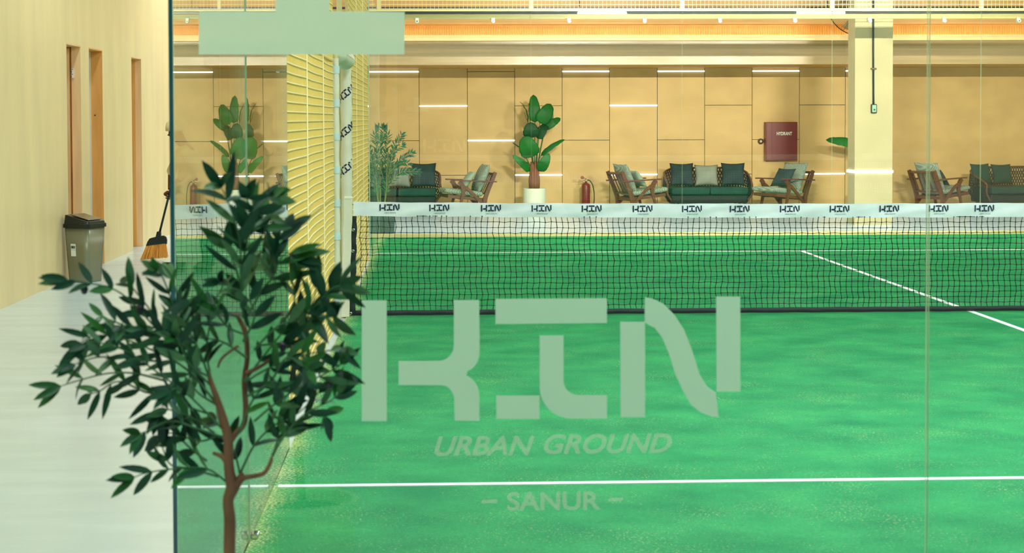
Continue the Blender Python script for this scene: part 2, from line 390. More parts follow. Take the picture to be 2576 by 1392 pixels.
# openings in the left wall, (y start, y end)
def wy(px):   # depth at which the wall face appears at px
    lo, hi = 5, 27
    for _ in range(50):
        m_ = (lo+hi)/2
        d = Vector((WX, m_, .5))-CAM
        u = FPX*d.dot(R_)/d.dot(_F)+W0/2
        if u < px: lo = m_
        else: hi = m_
    return lo
OP = [(wy(172), wy(208)), (wy(228), wy(262)), (wy(334), wy(359))]
OZ = 2.33
lw = MB(); y = YB
for a, c in OP:
    lw.box((WX-.30, y, 0), (WX, a, ZC)); lw.box((WX-.30, a, OZ), (WX, c, ZC)); y = c
lw.box((WX-.30, y, 0), (WX, YW, ZC)); lw.box((WX-1.2, YB, 0), (WX-1.1, YW, ZC))
struct('wall_left', lw, M['plywall'])
for i, (a, c) in enumerate(OP):
    mm = M['jamb'] if i != 1 else M['jamb2']
    d = MB()
    d.box((WX-.30, c-.012, 0), (WX-.001, c, OZ)); d.box((WX-.30, a, 0), (WX-.001, a+.012, OZ)); d.box((WX-.30, a+.012, OZ-.012), (WX-.001, c-.012, OZ))
    dr = struct('door_%d' % (i+1), d, mm)
    if i == 0:
        MB().box((WX-.30, c-.03, .0), (WX-.09, c-.013, OZ-.014)).build('door_stop', M['jamb2'], dr)
        MB().box((WX-.104, c-.036, .0), (WX-.092, c-.031, OZ-.014)).build('dark_gap_strip', M['bantrunk'], dr)  # dark strip in place of the shaded gap by the door leaf
        MB().box((WX-.29, c-.06, .02), (WX-.112, c-.032, OZ-.03)).build('door_leaf', M['jamb'], dr)
        hp = at(181, 184, c-.02)
        g = MB(); g.box((hp.x-.012, c-.03, hp.z-.05), (hp.x+.018, c-.014, hp.z+.05)); hg = g.build('hinge', M['white'], dr)
        g = MB()
        for k in range(4): g.lathe([(0, 0), (.004, 0), (.004, -.003), (0, -.003)], (hp.x+(.008 if k % 2 else -.002), c-.0305, hp.z-.037+k*.025), 8, 'y')
        g.build('screw', M['black'], hg)
    if i == 1:
        MB().box((WX-.30, c-.035, .0), (WX-.125, c-.014, OZ-.014)).build('bright_room_panel', M['white'], dr)  # white panel stands in for the brightly lit room beyond
        sp = at(239, 290, c-.02); MB().lathe([(0, 0), (.006, 0), (.006, -.01), (0, -.01)], (sp.x, c-.012, sp.z), 8, 'y').build('strike_hole', M['black'], dr)
MB().box((WX-.30, OP[2][1]-.03, 0), (WX-.075, OP[2][1]-.013, OZ-.014)).build('door_stop', M['jamb2'], dr)
b = MB().box((WX-1.1, YB-.2, 0), (XR, YB, ZC)); struct('wall_front', b, M['darkwall'])
b = MB().box((XR, YB-.2, 0), (XR+.2, YW+.3, ZC)); struct('wall_right', b, M['plywall'])

# lounge wall with staggered board joints and led tubes
XS = {}
jpx = [935-119.8*k for k in (4, 3, 2, 1)]+[935, 1055, 1176, 1295, 1414, 1533, 1653, 1772, 1891, 2010, 2125, 2243]
jx = [at(p, 350, YW).x for p in jpx]
zrow = {r: at(1400, r, YW).z for r in (180, 266, 353, 440)}
#  per column: row -> 'L' lit tube / 'j' joint
rows = [{353: 'L'}, {266: 'j', 440: 'L'}, {180: 'L', 353: 'j'}, {266: 'L', 440: 'j'},
        {180: 'L', 353: 'j'}, {266: 'L', 440: 'j'}, {180: 'j', 353: 'L'}, {266: 'j', 440: 'L'}, {180: 'L', 353: 'j'},
        {266: 'L', 440: 'L'}, {180: 'L', 353: 'j'}, {266: 'j', 440: 'j'}, {180: 'L', 353: 'j'}, {266: 'j', 440: 'L'}, {180: 'L', 353: 'L'}]
bw = MB().box((WX-1.1, YW, 0), (XR, YW+.2, ZC)); struct('wall_back', bw, M['groove'])
pan = MB(); G = .0045
ZS = at(1400, 172, YW).z      # soffit underside
leds = []
def panel(x0, x1, z0, z1): pan.box((x0+G, YW-.03, z0+G), (x1-G, YW, z1-G))
for i in range(len(jx)-1):
    zs = [0.0]+sorted(zrow[r] for r in rows[i])+[ZS+.02]
    for a, c in zip(zs[:-1], zs[1:]):
        if c-a > .05: panel(jx[i], jx[i+1], a, c)
    for r, k in rows[i].items():
        if k == 'L': leds.append((jx[i], jx[i+1], zrow[r]))
panel(WX-.3, jx[0], 0, ZS+.02); panel(jx[-1], XR, 0, ZS+.02)
struct('wall_back_boards', pan, M['ply'])
led0 = None
LEDN = ['white led tube in the wall joint above the %s', ]
def led_label(x, z):
    colx = min(range(len(jx)-1), key=lambda i: abs((jx[i]+jx[i+1])/2-x))
    row = min(zrow, key=lambda r: abs(zrow[r]-z))
    rn = {180: 'top-row', 266: 'second-row', 353: 'third-row', 440: 'lowest-row'}[row]
    near = {0: 'far left end', 1: 'left end behind the side glass', 2: 'part behind the wire mesh', 3: 'edge of the wire mesh',
            4: 'potted shrub', 5: 'gap right of the shrub', 6: 'armchair left of the banana plant', 7: 'tall banana plant', 8: 'red fire extinguisher', 9: 'armchair right of the extinguisher',
            10: 'left half of the middle sofa', 11: 'right half of the middle sofa', 12: 'hydrant box', 13: 'gap left of column', 14: 'spot behind the column'}[colx]
    return '%s white wall led tube by the %s' % (rn, near)
for (x0, x1, z) in leds:
    t = thing('led_tube', led_label((x0+x1)/2, z), 'wall light', (x0, YW-.03, z), group='led tubes in the joints of the lounge wall')
    MB().box((.0, -.008, -.014), (x1-x0, .0, .014)).build('housing', M['white'], t)
    MB().tube([(.008, -.012, 0), (x1-x0-.008, -.012, 0)], .011, 10).build('tube', M['led'], t, smooth=True)
# soffit, fascia, cove ledge, fluted band, upper wall
YF = 25.15
Z1 = at(1400, 163, YF).z; Z2 = at(1400, 103, YF).z; Z3 = at(1400, 88, YF-.1).z
struct('ceiling_lounge_soffit', MB().box((WX-.3, YF+.03, ZS), (XR, YW-.0, ZS+.03)), M['soffit'])
struct('trim_1', MB().box((WX-.3, YF, Z1), (XR, YF+.03, Z2)).box((WX-.3, YF-.012, Z1), (XR, YF, Z1+.02)), M['fascia'])
struct('trim_2', MB().box((WX-.3, YF-.10, Z2), (XR, YF+.04, Z2+.05)).box((WX-.3, YF-.07, Z2+.05), (XR, YF-.05, Z3)), M['ledge'])
fl = MB(); YU = YF+.30
fl.box((WX-.3, YU, Z2), (XR, YU+.05, Z2+.27))
x = 1.0
n = int((XR-.2+2.4)/.028)
for k in range(n):
    xx = -2.4+k*.028; fl.box((xx, YU-.014, Z2+.05), (xx+.017, YU, Z2+.25))
struct('trim_3', fl, M['flute'])
struct('trim_4', MB().box((WX-.3, YF+.04, Z2), (XR, YU, Z2+.03)), M['flute'])
struct('wall_upper', MB().box((WX-.3, YU-.16, Z2+.27), (XR, YW, ZC)), M['upper'])
cv = MB().box((WX-.2, YF+.02, Z2+.055), (XR-.1, YF+.06, Z2+.07))
tag(cv.build('cove_led_strip', M['warm']), 'warm orange led strip hidden in the cove ledge over the lounge', 'strip light')

# ================================================================== COLUMN with conduit and wrapped led
YCo = 22.5
xl = at(2150, 400, YCo).x; xr = at(2245, 400, YCo).x
c = MB().box((xl, YCo, 0), (xr, YCo+.46, ZC)); struct('column_concrete', c, M['column'])
t = thing('control_switch', 'mint-faced black switch box hanging on a black conduit on the column', 'switch', (at(2198, 275, YCo-.02).x, YCo, 0))
px_ = 0
zb0 = at(2198, 285, YCo).z; zb1 = at(2198, 262, YCo).z
MB().box((-.043, -.05, zb0), (.043, -.001, zb1)).build('switch_box', M['blackpl'], t, bevel=.012)
MB().box((-.03, -.055, zb0+.014), (.03, -.049, zb1-.014)).build('face_plate', M['mint'], t, bevel=.004)
MB().lathe([(0, 0), (.013, 0), (.013, -.012), (0, -.012)], (0, -.055, (zb0+zb1)/2-.015), 16, 'y').build('push_button', M['blackpl'], t)
MB().tube([(-.004, -.02, zb1-.01), (-.012, -.022, 2.6), (-.016, -.024, ZC-.8)], .014, 10).build('conduit', M['steeldark'], t, smooth=True)
zc = at(2198, 173, YCo).z
MB().box((-.045, -.045, zc-.012), (.035, -.001, zc+.012)).build('pipe_clamp', M['fan'], t, bevel=.003)
t = thing('led_tube', 'white led tube wrapped round the pale column near the floor', 'wall light', (xl, YCo, at(2200, 432, YCo).z))
MB().box((-.018, -.02, -.018), (xr-xl+.01, -.001, .018)).build('tube', M['led'], t)
MB().box((-.018, -.001, -.018), (-.001, .46, .018)).build('side_tube', M['led'], t)

# wall fan partly hidden behind the column
fc = at(2160, 8, 23.3)
t = thing('wall_fan', 'large caged wall fan half hidden behind the top of the column', 'fan', (fc.x, 23.3, fc.z))
g = MB(); Rf = (at(2160, 89, 23.3)-at(2160, 8, 23.3)).length
for k in range(22):
    r = Rf*(k+1)/22; yy = -.10+.07*(r/Rf)**2
    pts = [(r*math.cos(2*PI*i/48), yy, r*math.sin(2*PI*i/48)) for i in range(49)]
    g.tube(pts, .0022, 4, cap=False)
for k in range(12):
    a_ = 2*PI*k/12; g.tube([(Rf*q*math.cos(a_), -.10+.07*q*q, Rf*q*math.sin(a_)) for q in (.05, .4, .7, 1)], .003, 4)
g.build('front_cage', M['fan'], t)
MB().tube([(Rf*math.cos(2*PI*i/48), -.03, Rf*math.sin(2*PI*i/48)) for i in range(49)], .008, 6, cap=False).build('outer_ring', M['blackpl'], t)
for k in range(3):
    a0 = 2*PI*k/3+.5
    MB().grid(lambda u, v: (Rf*(.12+.78*u)*math.cos(a0+(v-.5)*(.9+.3*u)), .02+.05*(v-.5), Rf*(.12+.78*u)*math.sin(a0+(v-.5)*(.9+.3*u))), 8, 5).build('blade', M['fanblade'], t, smooth=True, solid=.004)
MB().lathe([(0, -.06), (.06, -.06), (.08, .02), (.08, .16), (0, .16)], (0, 0, 0), 24, 'y').build('motor_hub', M['blackpl'], t, smooth=True)
MB().box((-.04, .12, -.05), (xl-fc.x+.46, .2, .05)).build('wall_bracket', M['steel'], t)

# ceiling lamp housings
for i, (x, y, k) in enumerate(LAMPS):
    nm = ['corridor', 'left court side', 'right court side', 'lounge end']
    where = 'over the %s' % (('corridor beside the left wall', 'left half of the court', 'right half of the court')[0 if x < 0 else (1 if x < 5 else 2)])
    pos = {-4.6: 'added behind the camera', 1.0: 'added inside the front glass', -3.2: 'at the camera end', 3.2: 'before the net', 4.5: 'before the net', 10.0: 'above the net', 12.5: 'level with the net', 16.8: 'past the net', 20.5: 'near the lounge', 22.4: 'beside the column'}[y]
    t = thing('ceiling_lamp', 'flat rectangular hall lamp %s, %s' % (where, pos), 'lamp', (x, y, LZ), group='hall ceiling lamps')
    MB().box((-.28, -.84, .02), (.28, .84, .09)).build('housing', M['white'], t, bevel=.01)
    for sx in (-.2, .2): MB().tube([(sx, 0, .09), (sx, 0, ZC-LZ)], .006, 6).build('suspension_rod', M['steeldark'], t)

for i, (x, y) in enumerate(LOUNGE_FILLS):  # housings of the added lounge fill lamps
    t = thing('lounge_fill_lamp', 'added linear fill lamp facing the lounge, over the %s half of the court' % ('left', 'right')[i], 'lamp', (x, y-.05, FZ))
    MB().box((-.46, -.04, -.05), (.46, .03, .05)).build('housing', M['white'], t, bevel=.01)
    for sx in (-.4, .4): MB().tube([(sx, 0, .05), (sx, 0, ZC-FZ)], .005, 6).build('suspension_rod', M['steeldark'], t)

# ================================================================== COURT
ct = thing('padel_court_surface', 'green artificial turf court with white painted lines under the net', 'court', (0, 0, 0))
MB().box((.0, 0, .0), (10.0, 19.965, .012)).build('turf', M['turf'], ct)
def line(x0, y0, x1, y1): MB().box((x0, y0, .006), (x1, y1, .0155)).build('court_line', M['line'], ct)
line(0.02, 3.03-.025, 9.98, 3.03+.025); line(0.02, 16.98-.025, 9.98, 16.98+.025); line(4.975, 3.05, 5.025, 16.95)

def pane(par, label, p0, p1, z0, z1, th=.012, bow=None, edge=None, shrink=.003, gm=None):
    """glass pane between p0 and p1 on plan; polished edges are a second material"""
    p0 = Vector((*p0, 0)); p1 = Vector((*p1, 0)); d = (p1-p0); L_ = d.length; d.normalize(); nrm = Vector((-d.y, d.x, 0))
    p0 = p0+d*shrink; L2 = L_-2*shrink
    N_ = 24 if bow else 1
    mb = MB()
    ring = []
    for i in range(N_+1):
        s_ = i/N_; o = bow(s_)*L2 if bow else 0
        c_ = p0+d*(L2*s_)+nrm*o
        ring.append((c_, ))
    vs = []
    for (c_,) in ring:
        for z in (z0, z1):
            vs.append(c_); vs[-1] = c_+Vector((0, 0, z)); vs.append(c_-nrm*th+Vector((0, 0, z)))
    o = len(mb.v); mb.v += [tuple(v) for v in vs]      # per ring: 0 inner-low,1 outer-low,2 inner-high,3 outer-high
    for i in range(N_):
        a = 4*i; c2 = a+4
        mb.f += [(a, c2, c2+2, a+2), (a+1, a+3, c2+3, c2+1)]; mb.mi += [0, 0]
        mb.f += [(a+2, c2+2, c2+3, a+3), (a, a+1, c2+1, c2)]; mb.mi += [1, 1]
    e = 4*N_
    mb.f += [(0, 2, 3, 1), (e, e+1, e+3, e+2)]; mb.mi += [2, 1]
    pl_ = par.location
    mb.v = [(v[0]-p0.x, v[1]-p0.y, v[2]-z0) for v in mb.v]
    o = mb.build('glass_pane', [gm or M['glass'], M['edge'], edge or M['edge']], parent=par, fixn=True)
    o.location = (p0.x-pl_.x, p0.y-pl_.y, z0-pl_.z)
    if bow:
        fl_ = [i == 0 for i in mb.mi]
        o.data.polygons.foreach_set('use_smooth', fl_)
        # keep the big faces smooth only along themselves
        m_ = o.modifiers.new('split', 'EDGE_SPLIT'); m_.split_angle = .5
    if label: o['label'] = label
    return o
fw = thing('glass_wall', 'front glass wall facing the camera with large frosted lettering', 'glass wall', (0, 0, 0))
sw = thing('glass_wall', 'left side glass wall nearest the camera, mirroring court and lounge plant', 'glass wall', (0, .012, 0))
rw = thing('glass_wall', 'far glass wall before the lounge, hung from a pale yellow beam', 'glass wall', (0, 20, 0))
cw = thing('glass_wall', 'short side glass wall between far wire mesh and far corner', 'glass wall', (0, 16, 0))
g1 = pane(fw, 'glass pane carrying the frosted lettering', (0, 0), (2, 0), .0, 3.0)
g2 = pane(fw, None, (2, 0), (4, 0), .0, 3.0)
def bowf(a0, a1):      # slope goes a0 -> a1 along the pane
    return lambda s: (a0*s+(a1-a0)*s*s/2)
g3 = pane(sw, None, (0, 0.012), (0, 2), .0, 3.0, th=-.012, bow=bowf(-.0008, .0044), edge=M['edgedark'], gm=M['glass2'])
g4 = pane(sw, None, (0, 2), (0, 4), .0, 3.0, th=-.012, bow=bowf(.0002, .003), gm=M['glass2'])
for k in range(5): pane(rw, None, (2*k, 20), (2*k+2, 20), .055, 2.98, shrink=.004)
pane(cw, None, (0, 16), (0, 18), .0, 2.98, th=-.012)
pane(cw, None, (0, 18), (0, 19.98), .0, 2.98, th=-.012)

# frosted decals on the first pane
DY = -.0128
def dpt(px, py): return at(px, py, DY)
def from_crop(x, y): return 880+x/2.3196, 700+y/2.3196
def poly_film(name, polys, m, parent, label=None, th=.0006):
    mb = MB()
    for p in polys:
        q = [dpt(*xy) for xy in p]; q2 = [v-Vector((0, th, 0)) for v in q]; n_ = len(q)
        mb.add(q+q2, [tuple(range(n_)), tuple(range(2*n_-1, n_-1, -1))]+[(i, n_+i, n_+(i+1) % n_, (i+1) % n_) for i in range(n_)])
    for i, v in enumerate(mb.v): mb.v[i] = (v[0]-GL.x, v[1]-GL.y, v[2]-GL.z)
    o = mb.build(name, m, parent, fixn=True)
    if label: o['label'] = label
    return o
GL = Vector(g1.location)+Vector(fw.location)
for k, idx in enumerate(([0, 1], [2, 3, 4], [5, 6, 7])):
    poly_film('decal_letter', [[from_crop(*p) for p in KIN[i]] for i in idx], M['film'], g1, 'large frosted letter %s' % 'KIN'[k])
poly_film('decal_symbol', [[(693, -190), (829, -190), (829, 28), (1018, 30), (1017, 137), (500, 137), (501, 28), (693, 29)]], M['film_lit'], g1, 'frosted block shape at the top of the pane')
def txt_decal(s, x0, x1, y0, y1, m, **k):
    a = dpt(x0, y1); b_ = dpt(x1, y0); c_ = (a+b_)/2
    o = text_part('decal_lettering', s, .1, m, g1, (c_.x-GL.x, DY-.001-GL.y, c_.z-GL.z), width=abs(b_.x-a.x), height=abs(b_.z-a.z), **k)
    o['label'] = 'small frosted lettering'
txt_decal('URBAN', 1093, 1345, 1096, 1148, M['film2'], shear=.3, bold=.0022)
txt_decal('GROUND', 1368, 1690, 1090, 1143, M['film2'], shear=.3, bold=.0022)
txt_decal('SANUR', 1276, 1510, 1236, 1286, M['film2'], bold=.0022)
poly_film('decal_lettering', [[(1212, 1258), (1250, 1257), (1249, 1266), (1211, 1267)], [(1532, 1254), (1568, 1252), (1567, 1260), (1531, 1262)]], M['film2'], g1, 'two frosted dashes')

# base channel and top beam of the far end
MB().box((-.05, -.03, .0), (10.05, .06, .055)).build('base_rail', M['steel'], rw, bevel=.004)
bz0 = at(1400, 48, 20.1).z; bz1 = at(1400, 34.5, 20.1).z
MB().box((-.05, .06, bz0), (10.05, .11, bz1)).build('top_beam', M['beam'], rw)
for k in range(10):
    cl = MB().box((k+.5-.022, -.015, bz0-.05), (k+.5+.022, .058, bz0+.01)); cl.lathe([(0, 0), (.022, 0), (.022, -.05), (0, -.05)], (k+.5, .0, bz0-.035), 20, 'y')
    c_ = cl.build('glass_clamp', M['bracket'], rw)
    MB().lathe([(0, 0), (.011, 0), (.009, -.008), (0, -.008)], (k+.5, -.05, bz0-.035), 12, 'y').build('bolt', M['bolt'], c_)
MB().box((-.05, .0, 2.955), (10.05, .055, 2.982)).build('gasket_strip', M['steeldark'], rw)

def wires(mb, P, n, s0, s1, z0, z1, ds, dz, r, bow=None, seg=1, hr=None):
    """welded wire grid in the vertical plane through P along direction n"""
    P = Vector(P); n = Vector(n).normalized(); q = Vector((-n.y, n.x, 0))
    B = bow or (lambda s: 0)
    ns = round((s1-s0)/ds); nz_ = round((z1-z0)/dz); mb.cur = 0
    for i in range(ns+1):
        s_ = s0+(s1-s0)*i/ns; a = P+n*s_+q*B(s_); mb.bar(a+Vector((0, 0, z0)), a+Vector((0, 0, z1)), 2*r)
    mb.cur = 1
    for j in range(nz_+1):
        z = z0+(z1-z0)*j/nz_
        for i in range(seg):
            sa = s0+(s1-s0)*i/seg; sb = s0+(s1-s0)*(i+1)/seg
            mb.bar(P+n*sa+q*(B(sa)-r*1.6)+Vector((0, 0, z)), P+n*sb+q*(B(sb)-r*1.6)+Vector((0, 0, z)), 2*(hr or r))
# far end upper mesh
t = thing('mesh_fence', 'pale yellow wire mesh fence above the far glass wall', 'fence', (0, 20, 0))
w = MB()
for k in range(5): wires(w, (0, 0, 0), (1, 0, 0), 2*k+.03, 2*k+1.97, 3.02, 4.0, .0545, .0545, .0022)
w.build('wire_mesh', [M['wire'], M['wire_lit']], t)
for k in range(6): MB().box((2*k-.025, -.023, 3.0125), (2*k+.025, .03, 4.045)).build('post', M['steel'], t)
MB().box((-.03, -.02, 2.985), (10.03, .02, 3.012)).box((-.03, -.02, 4.0), (10.03, .02, 4.04)).build('frame_rail', M['steel'], t)
# side meshes
def side_mesh(label, y0, y1, posts, amp, z0, z1):
    t = thing('mesh_fence', label, 'fence', (0, y0, 0))
    w = MB(); xo = -.04 if y0 < 9 else -.02
    ps = [y0]+posts+[y1]
    for a, c in zip(ps[:-1], ps[1:]):
        L_ = c-a
        f = (lambda L_: (lambda s: amp*math.sin(PI*max(0, min(1, (s)/L_)))))(L_)
        wires(w, (xo, a-y0, 0), (0, 1, 0), .02, L_-.02, z0, z1, .05, .05, .002, bow=f, seg=10, hr=.003)
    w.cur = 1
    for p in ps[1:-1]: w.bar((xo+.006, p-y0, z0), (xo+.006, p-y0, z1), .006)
    w.build('wire_mesh', [M['wire'], M['wire_lit']], t)
    for p in ps:
        MB().box((-.115, p-y0-.02, 0), (-.07, p-y0+.02, 4.0)).build('post', M['steel'], t)
    for z in (1.0, 2.0):
        MB().bar((-.045, 0, z), (-.045, y1-y0, z), .012, .012).build('stay_wire', M['wire'], t)
    return t
side_mesh('pale yellow wire mesh fence between side glass and near gate post', 4.03, 8.955, [5.95, 7.6], .013, .02, 4.0)
side_mesh('pale yellow wire mesh fence beyond the net, before the lounge plant', 11.075, 15.97, [12.7, 14.4], .006, .02, 4.0)

# padded gate posts, header
t = thing('padded_post', 'slim cream padded gate post with pale blue straps at the mesh end', 'post', (-.022, 9.0, 0))
MB().tube([(0, 0, .0), (0, 0, 2.06)], .018, 10).build('post_core', M['steel'], t)
zt = 2.02
pd = MB(); NZ = 60
pd.grid(lambda u, v: ((.024+.002*math.sin(v*37))*math.cos(2*PI*u), .03*math.sin(2*PI*u), .05+(zt-.05)*v), 16, NZ)
pd.build('pad', M['pad'], t, smooth=True)
for k in range(8):
    z = .22+k*.245
    MB().grid(lambda u, v: (.0275*math.cos(2*PI*u), .034*math.sin(2*PI*u), z-.028+.056*v), 20, 3).build('strap', M['strap'], t, smooth=True)
t = thing('padded_post', 'thick cream padded gate post printed with slanted logos', 'post', (-.035, 11.0, 0))
MB().tube([(0, 0, 0), (0, 0, 2.2)], .02, 10).build('post_core', M['steel'], t)
pd = MB().grid(lambda u, v: ((.047+.002*math.sin(v*23+1)+.0015*math.sin(v*61+3*u))*math.cos(2*PI*u), .046*math.sin(2*PI*u), .03+1.99*v), 24, 60)
pdo = pd.build('pad', M['pad'], t, smooth=True)
def wrap_logo(parent, zc, size, ang, rad, name='printed_logo', cxang=-90):
    """KIN mark wrapped on a vertical cylinder, slanted"""
    mb = MB(); ca, sa = math.cos(ang), math.sin(ang)
    def fn(a, b_, tt):
        a0 = (a-.5)*size; b0 = (b_+.165)*size
        s_ = a0*ca-b0*sa; zz = a0*sa+b0*ca
        th = math.radians(cxang)+s_/rad
        return (rad*tt*math.cos(th), rad*tt*math.sin(th), zc+zz)
    for p in kin_unit():
        q = []
        for i in range(len(p)):
            a, c_ = Vector(p[i]), Vector(p[(i+1) % len(p)])
            nn = max(1, int((c_-a).length/.06))
            for j in range(nn): q.append(tuple(a+(c_-a)*j/nn))
        mb.prism(q, fn, 1.035, 1.05)
    return mb.build(name, M['navy'], parent, fixn=True)
for zc in (at(875, 236, 11).z, at(875, 330, 11).z, at(875, 424, 11).z): wrap_logo(pdo, zc, .19, math.radians(38), .047, cxang=-97)
t = thing('padded_header', 'cream padded bar over the court entrance joining both gate posts', 'padding', (-.03, 9.0, 2.06))
MB().bar((0, .1, 0), (0, 1.95, 0), .03).build('header_core', M['steel'], t)
MB().grid(lambda u, v: (.078*math.cos(2*PI*u)*(1+.04*math.sin(v*60+5*u))*min(1, .01+v*14, .01+(1-v)*14), .085+1.86*v, .0+.078*math.sin(2*PI*u)*(1+.04*math.sin(v*47))*min(1, .01+v*14, .01+(1-v)*14)), 24, 80).build('pad', M['pad'], t, smooth=True)

# ================================================================== NET
nz = [(0.07, .918), (2.5, .896), (5, .885), (7.5, .896), (9.93, .918)]
def ztop(x):
    u = (x-5)/4.93; return .883+.035*u*u
BW = .112
nt_ = thing('court_net', 'long black court net with white printed top band across the court', 'net', (0, 10, 0))
mb = MB(); NX = 214; x0n, x1n = .115, 9.88
nodes = {}
NR = 17
rr = random.Random(3)
for i in range(NX+1):
    for j in range(NR+1):
        x = x0n+(x1n-x0n)*i/NX; zt_ = ztop(x)-BW+.005; z = .045+(zt_-.045)*j/NR
        dj = .0045
        nodes[i, j] = Vector((x+rr.uniform(-dj, dj)+.004*math.sin(j*1.3+i*.2), rr.uniform(-.003, .003), z+(rr.uniform(-.003, .003) if 0 < j < NR else 0)))
for i in range(NX+1):
    for j in range(NR+1):
        if i < NX: mb.bar(nodes[i, j], nodes[i+1, j], .0038)
        if j < NR: mb.bar(nodes[i, j], nodes[i, j+1], .0042)
        p = nodes[i, j]; mb.box(p-Vector((.0042,)*3), p+Vector((.0042,)*3))
mb.build('netting', M['net'], nt_)
def wob(u, s): return .006*math.sin(u*61+s)+.005*math.sin(u*143+2*s)+.004*max(0, math.sin(u*97+3*s))**3
def bandf(side):
    def f(u, v):
        x = .06+9.88*u; zt_ = ztop(x)+.0015*math.sin(x*9)+.001*math.sin(x*23)
        k = -1 if side == 0 else 1
        return (x, k*(.006+.003*math.sin(v*PI))+wob(u, v*3)*.5*min(1, v*2), zt_-BW*v+.001*math.sin(x*13)*v)
    return f
bd = MB().grid(bandf(0), 300, 6).grid(bandf(1), 300, 6)
bdo = bd.build('top_band', M['band'], nt_, smooth=True)
# printed marks on the band
lx = [at(p, 520, 10).x for p in (980, 1105, 1235, 1362, 1488, 1616, 1740, 1860, 1986, 2111, 2236, 2360, 2475, 2600)]
ps_, pz = lx[-1], 0
while lx[-1] < 9.6: lx.append(lx[-1]+.392)
LOGO_ME = {}
for x in lx:
    mb = MB(); w_ = .158
    for p in kin_unit():
        q = []
        for i in range(len(p)):
            a, c_ = Vector(p[i]), Vector(p[(i+1) % len(p)]); nn = max(1, int((c_-a).length/.12))
            for j in range(nn): q.append(tuple(a+(c_-a)*j/nn))
        mb.prism(q, lambda a, b_, tt: (x+(a-.5)*w_, -tt, ztop(x)-.014+b_*w_*1.0), .0145, .0155)
    mb.build('printed_logo', M['navy'], bdo, fixn=True)
    text_part('printed_caption', 'URBAN GROUND', .012, M['greyprint'], bdo, (x+.005, -.0150, ztop(x)-.082), width=.088, height=.0085)
# side tape with eyelets and bottom tape
z0_ = ztop(.1)-BW
MB().grid(lambda u, v: (.018+.02*v+.05*u+.004*math.sin(v*31), -.008+.003*math.sin(v*47+u*3), .024+(z0_-.024)*v), 3, 40).build('side_tape', M['black'], nt_, smooth=True, solid=.003)
for (ex, ey) in ((889, 579), (888, 632), (881, 734), (882, 789)):
    p = at(ex, ey, 9.985); e = MB().lathe([(.0045, 0), (.0045, -.003), (.008, -.005), (.013, -.003), (.013, 0)], (p.x, -.012, p.z), 16, 'y'); e.build('eyelet', M['chrome'], nt_, smooth=True)
MB().grid(lambda u, v: (.03+9.93*u, -.006+.002*math.sin(u*300+v*2), .016+.040*v+.001*math.sin(u*180)), 300, 2).build('bottom_tape', M['black'], nt_, smooth=True, solid=.004)
MB().tube([(.02, 0, ztop(0)-.02), (5, 0, ztop(5)-.02), (9.98, 0, ztop(0)-.02)], .004, 6).build('tension_cable', M['steeldark'], nt_)
t = thing('net_post', 'leaning cream padded net post at the left end of the net', 'post', (0, 10, 0))
pp = [at(868.5, 795, 10), at(876, 497, 10)]
lx_ = lambda v: (pp[0].x*(1-v)+pp[1].x*v)
MB().grid(lambda u, v: (lx_(v)+(.032+.004*v)*max(-1, min(1, 1.5*math.cos(2*PI*u)))+.002*math.sin(v*25), .045*max(-1, min(1, 1.5*math.sin(2*PI*u))), .01+(pp[1].z-.01)*v), 24, 40).build('pad', M['pad'], t, smooth=True)
MB().box((lx_(1)-.035, -.047, pp[1].z-.02), (lx_(1)+.035, .047, pp[1].z+.006)).build('pad_cap', M['pad'], t, bevel=.008)
MB().tube([(lx_(0), 0, 0), (lx_(1), 0, pp[1].z-.03)], .02, 10).build('post_core', M['steel'], t)
# small glass foot bracket on the turf edge
p = flo(632, 1362)
t = thing('glass_foot_bracket', 'small metal foot bracket of the side glass at the turf edge', 'bracket', (-.0, p.y, .012))
MB().box((.001, -.03, 0), (.028, .03, .02)).build('plate', M['chrome'], t, bevel=.004)
MB().lathe([(0, 0), (.008, 0), (.006, .008), (0, .008)], (.016, -.0, .02), 12).build('bolt', M['bolt'], t)

# ================================================================== LOUNGE FURNITURE
def pillow_mb(w, h, t, ear=.09, seg=14):
    """cushion in the xz plane, thickness along y, pointed corners, centre at origin"""
    def f(side):
        def g(u, v):
            a, c_ = 2*u-1, 2*v-1
            ex = 1-ear*(1-c_*c_)*abs(a)**2; ez = 1-ear*(1-a*a)*abs(c_)**2
            th = t/2*max(0, (1-abs(a)**2.6))**.55*max(0, (1-abs(c_)**2.6))**.55
            return (a*w/2*ex, side*th, c_*h/2*ez)
        return g
    return MB().grid(f(-1), seg, seg).grid(f(1), seg, seg)
def block_mb(x0, x1, y0, y1, z0, z1):
    return MB().box((x0, y0, z0), (x1, y1, z1))
def plank(mb, pts, y0, y1):
    """side-profile board: list of (x,z,halfwidth) swept as a flat curved board between y0,y1"""
    n = len(pts); L, R = [], []
    P = [Vector((p[0], 0, p[1])) for p in pts]
    for i in range(n):
        d = (P[min(i+1, n-1)]-P[max(i-1, 0)]).normalized(); nn = Vector((-d.z, 0, d.x))*pts[i][2]
        L.append(P[i]+nn); R.append(P[i]-nn)
    for i in range(n-1):
        vs = []
        for y in (y0, y1):
            for q in (L[i], R[i], R[i+1], L[i+1]): vs.append((q.x, y, q.z))
        mb.add(vs, [(0, 1, 2, 3), (7, 6, 5, 4), (0, 3, 7, 4), (1, 5, 6, 2)]+([(0, 4, 5, 1)] if i == 0 else [])+([(3, 2, 6, 7)] if i == n-2 else []))
    return mb
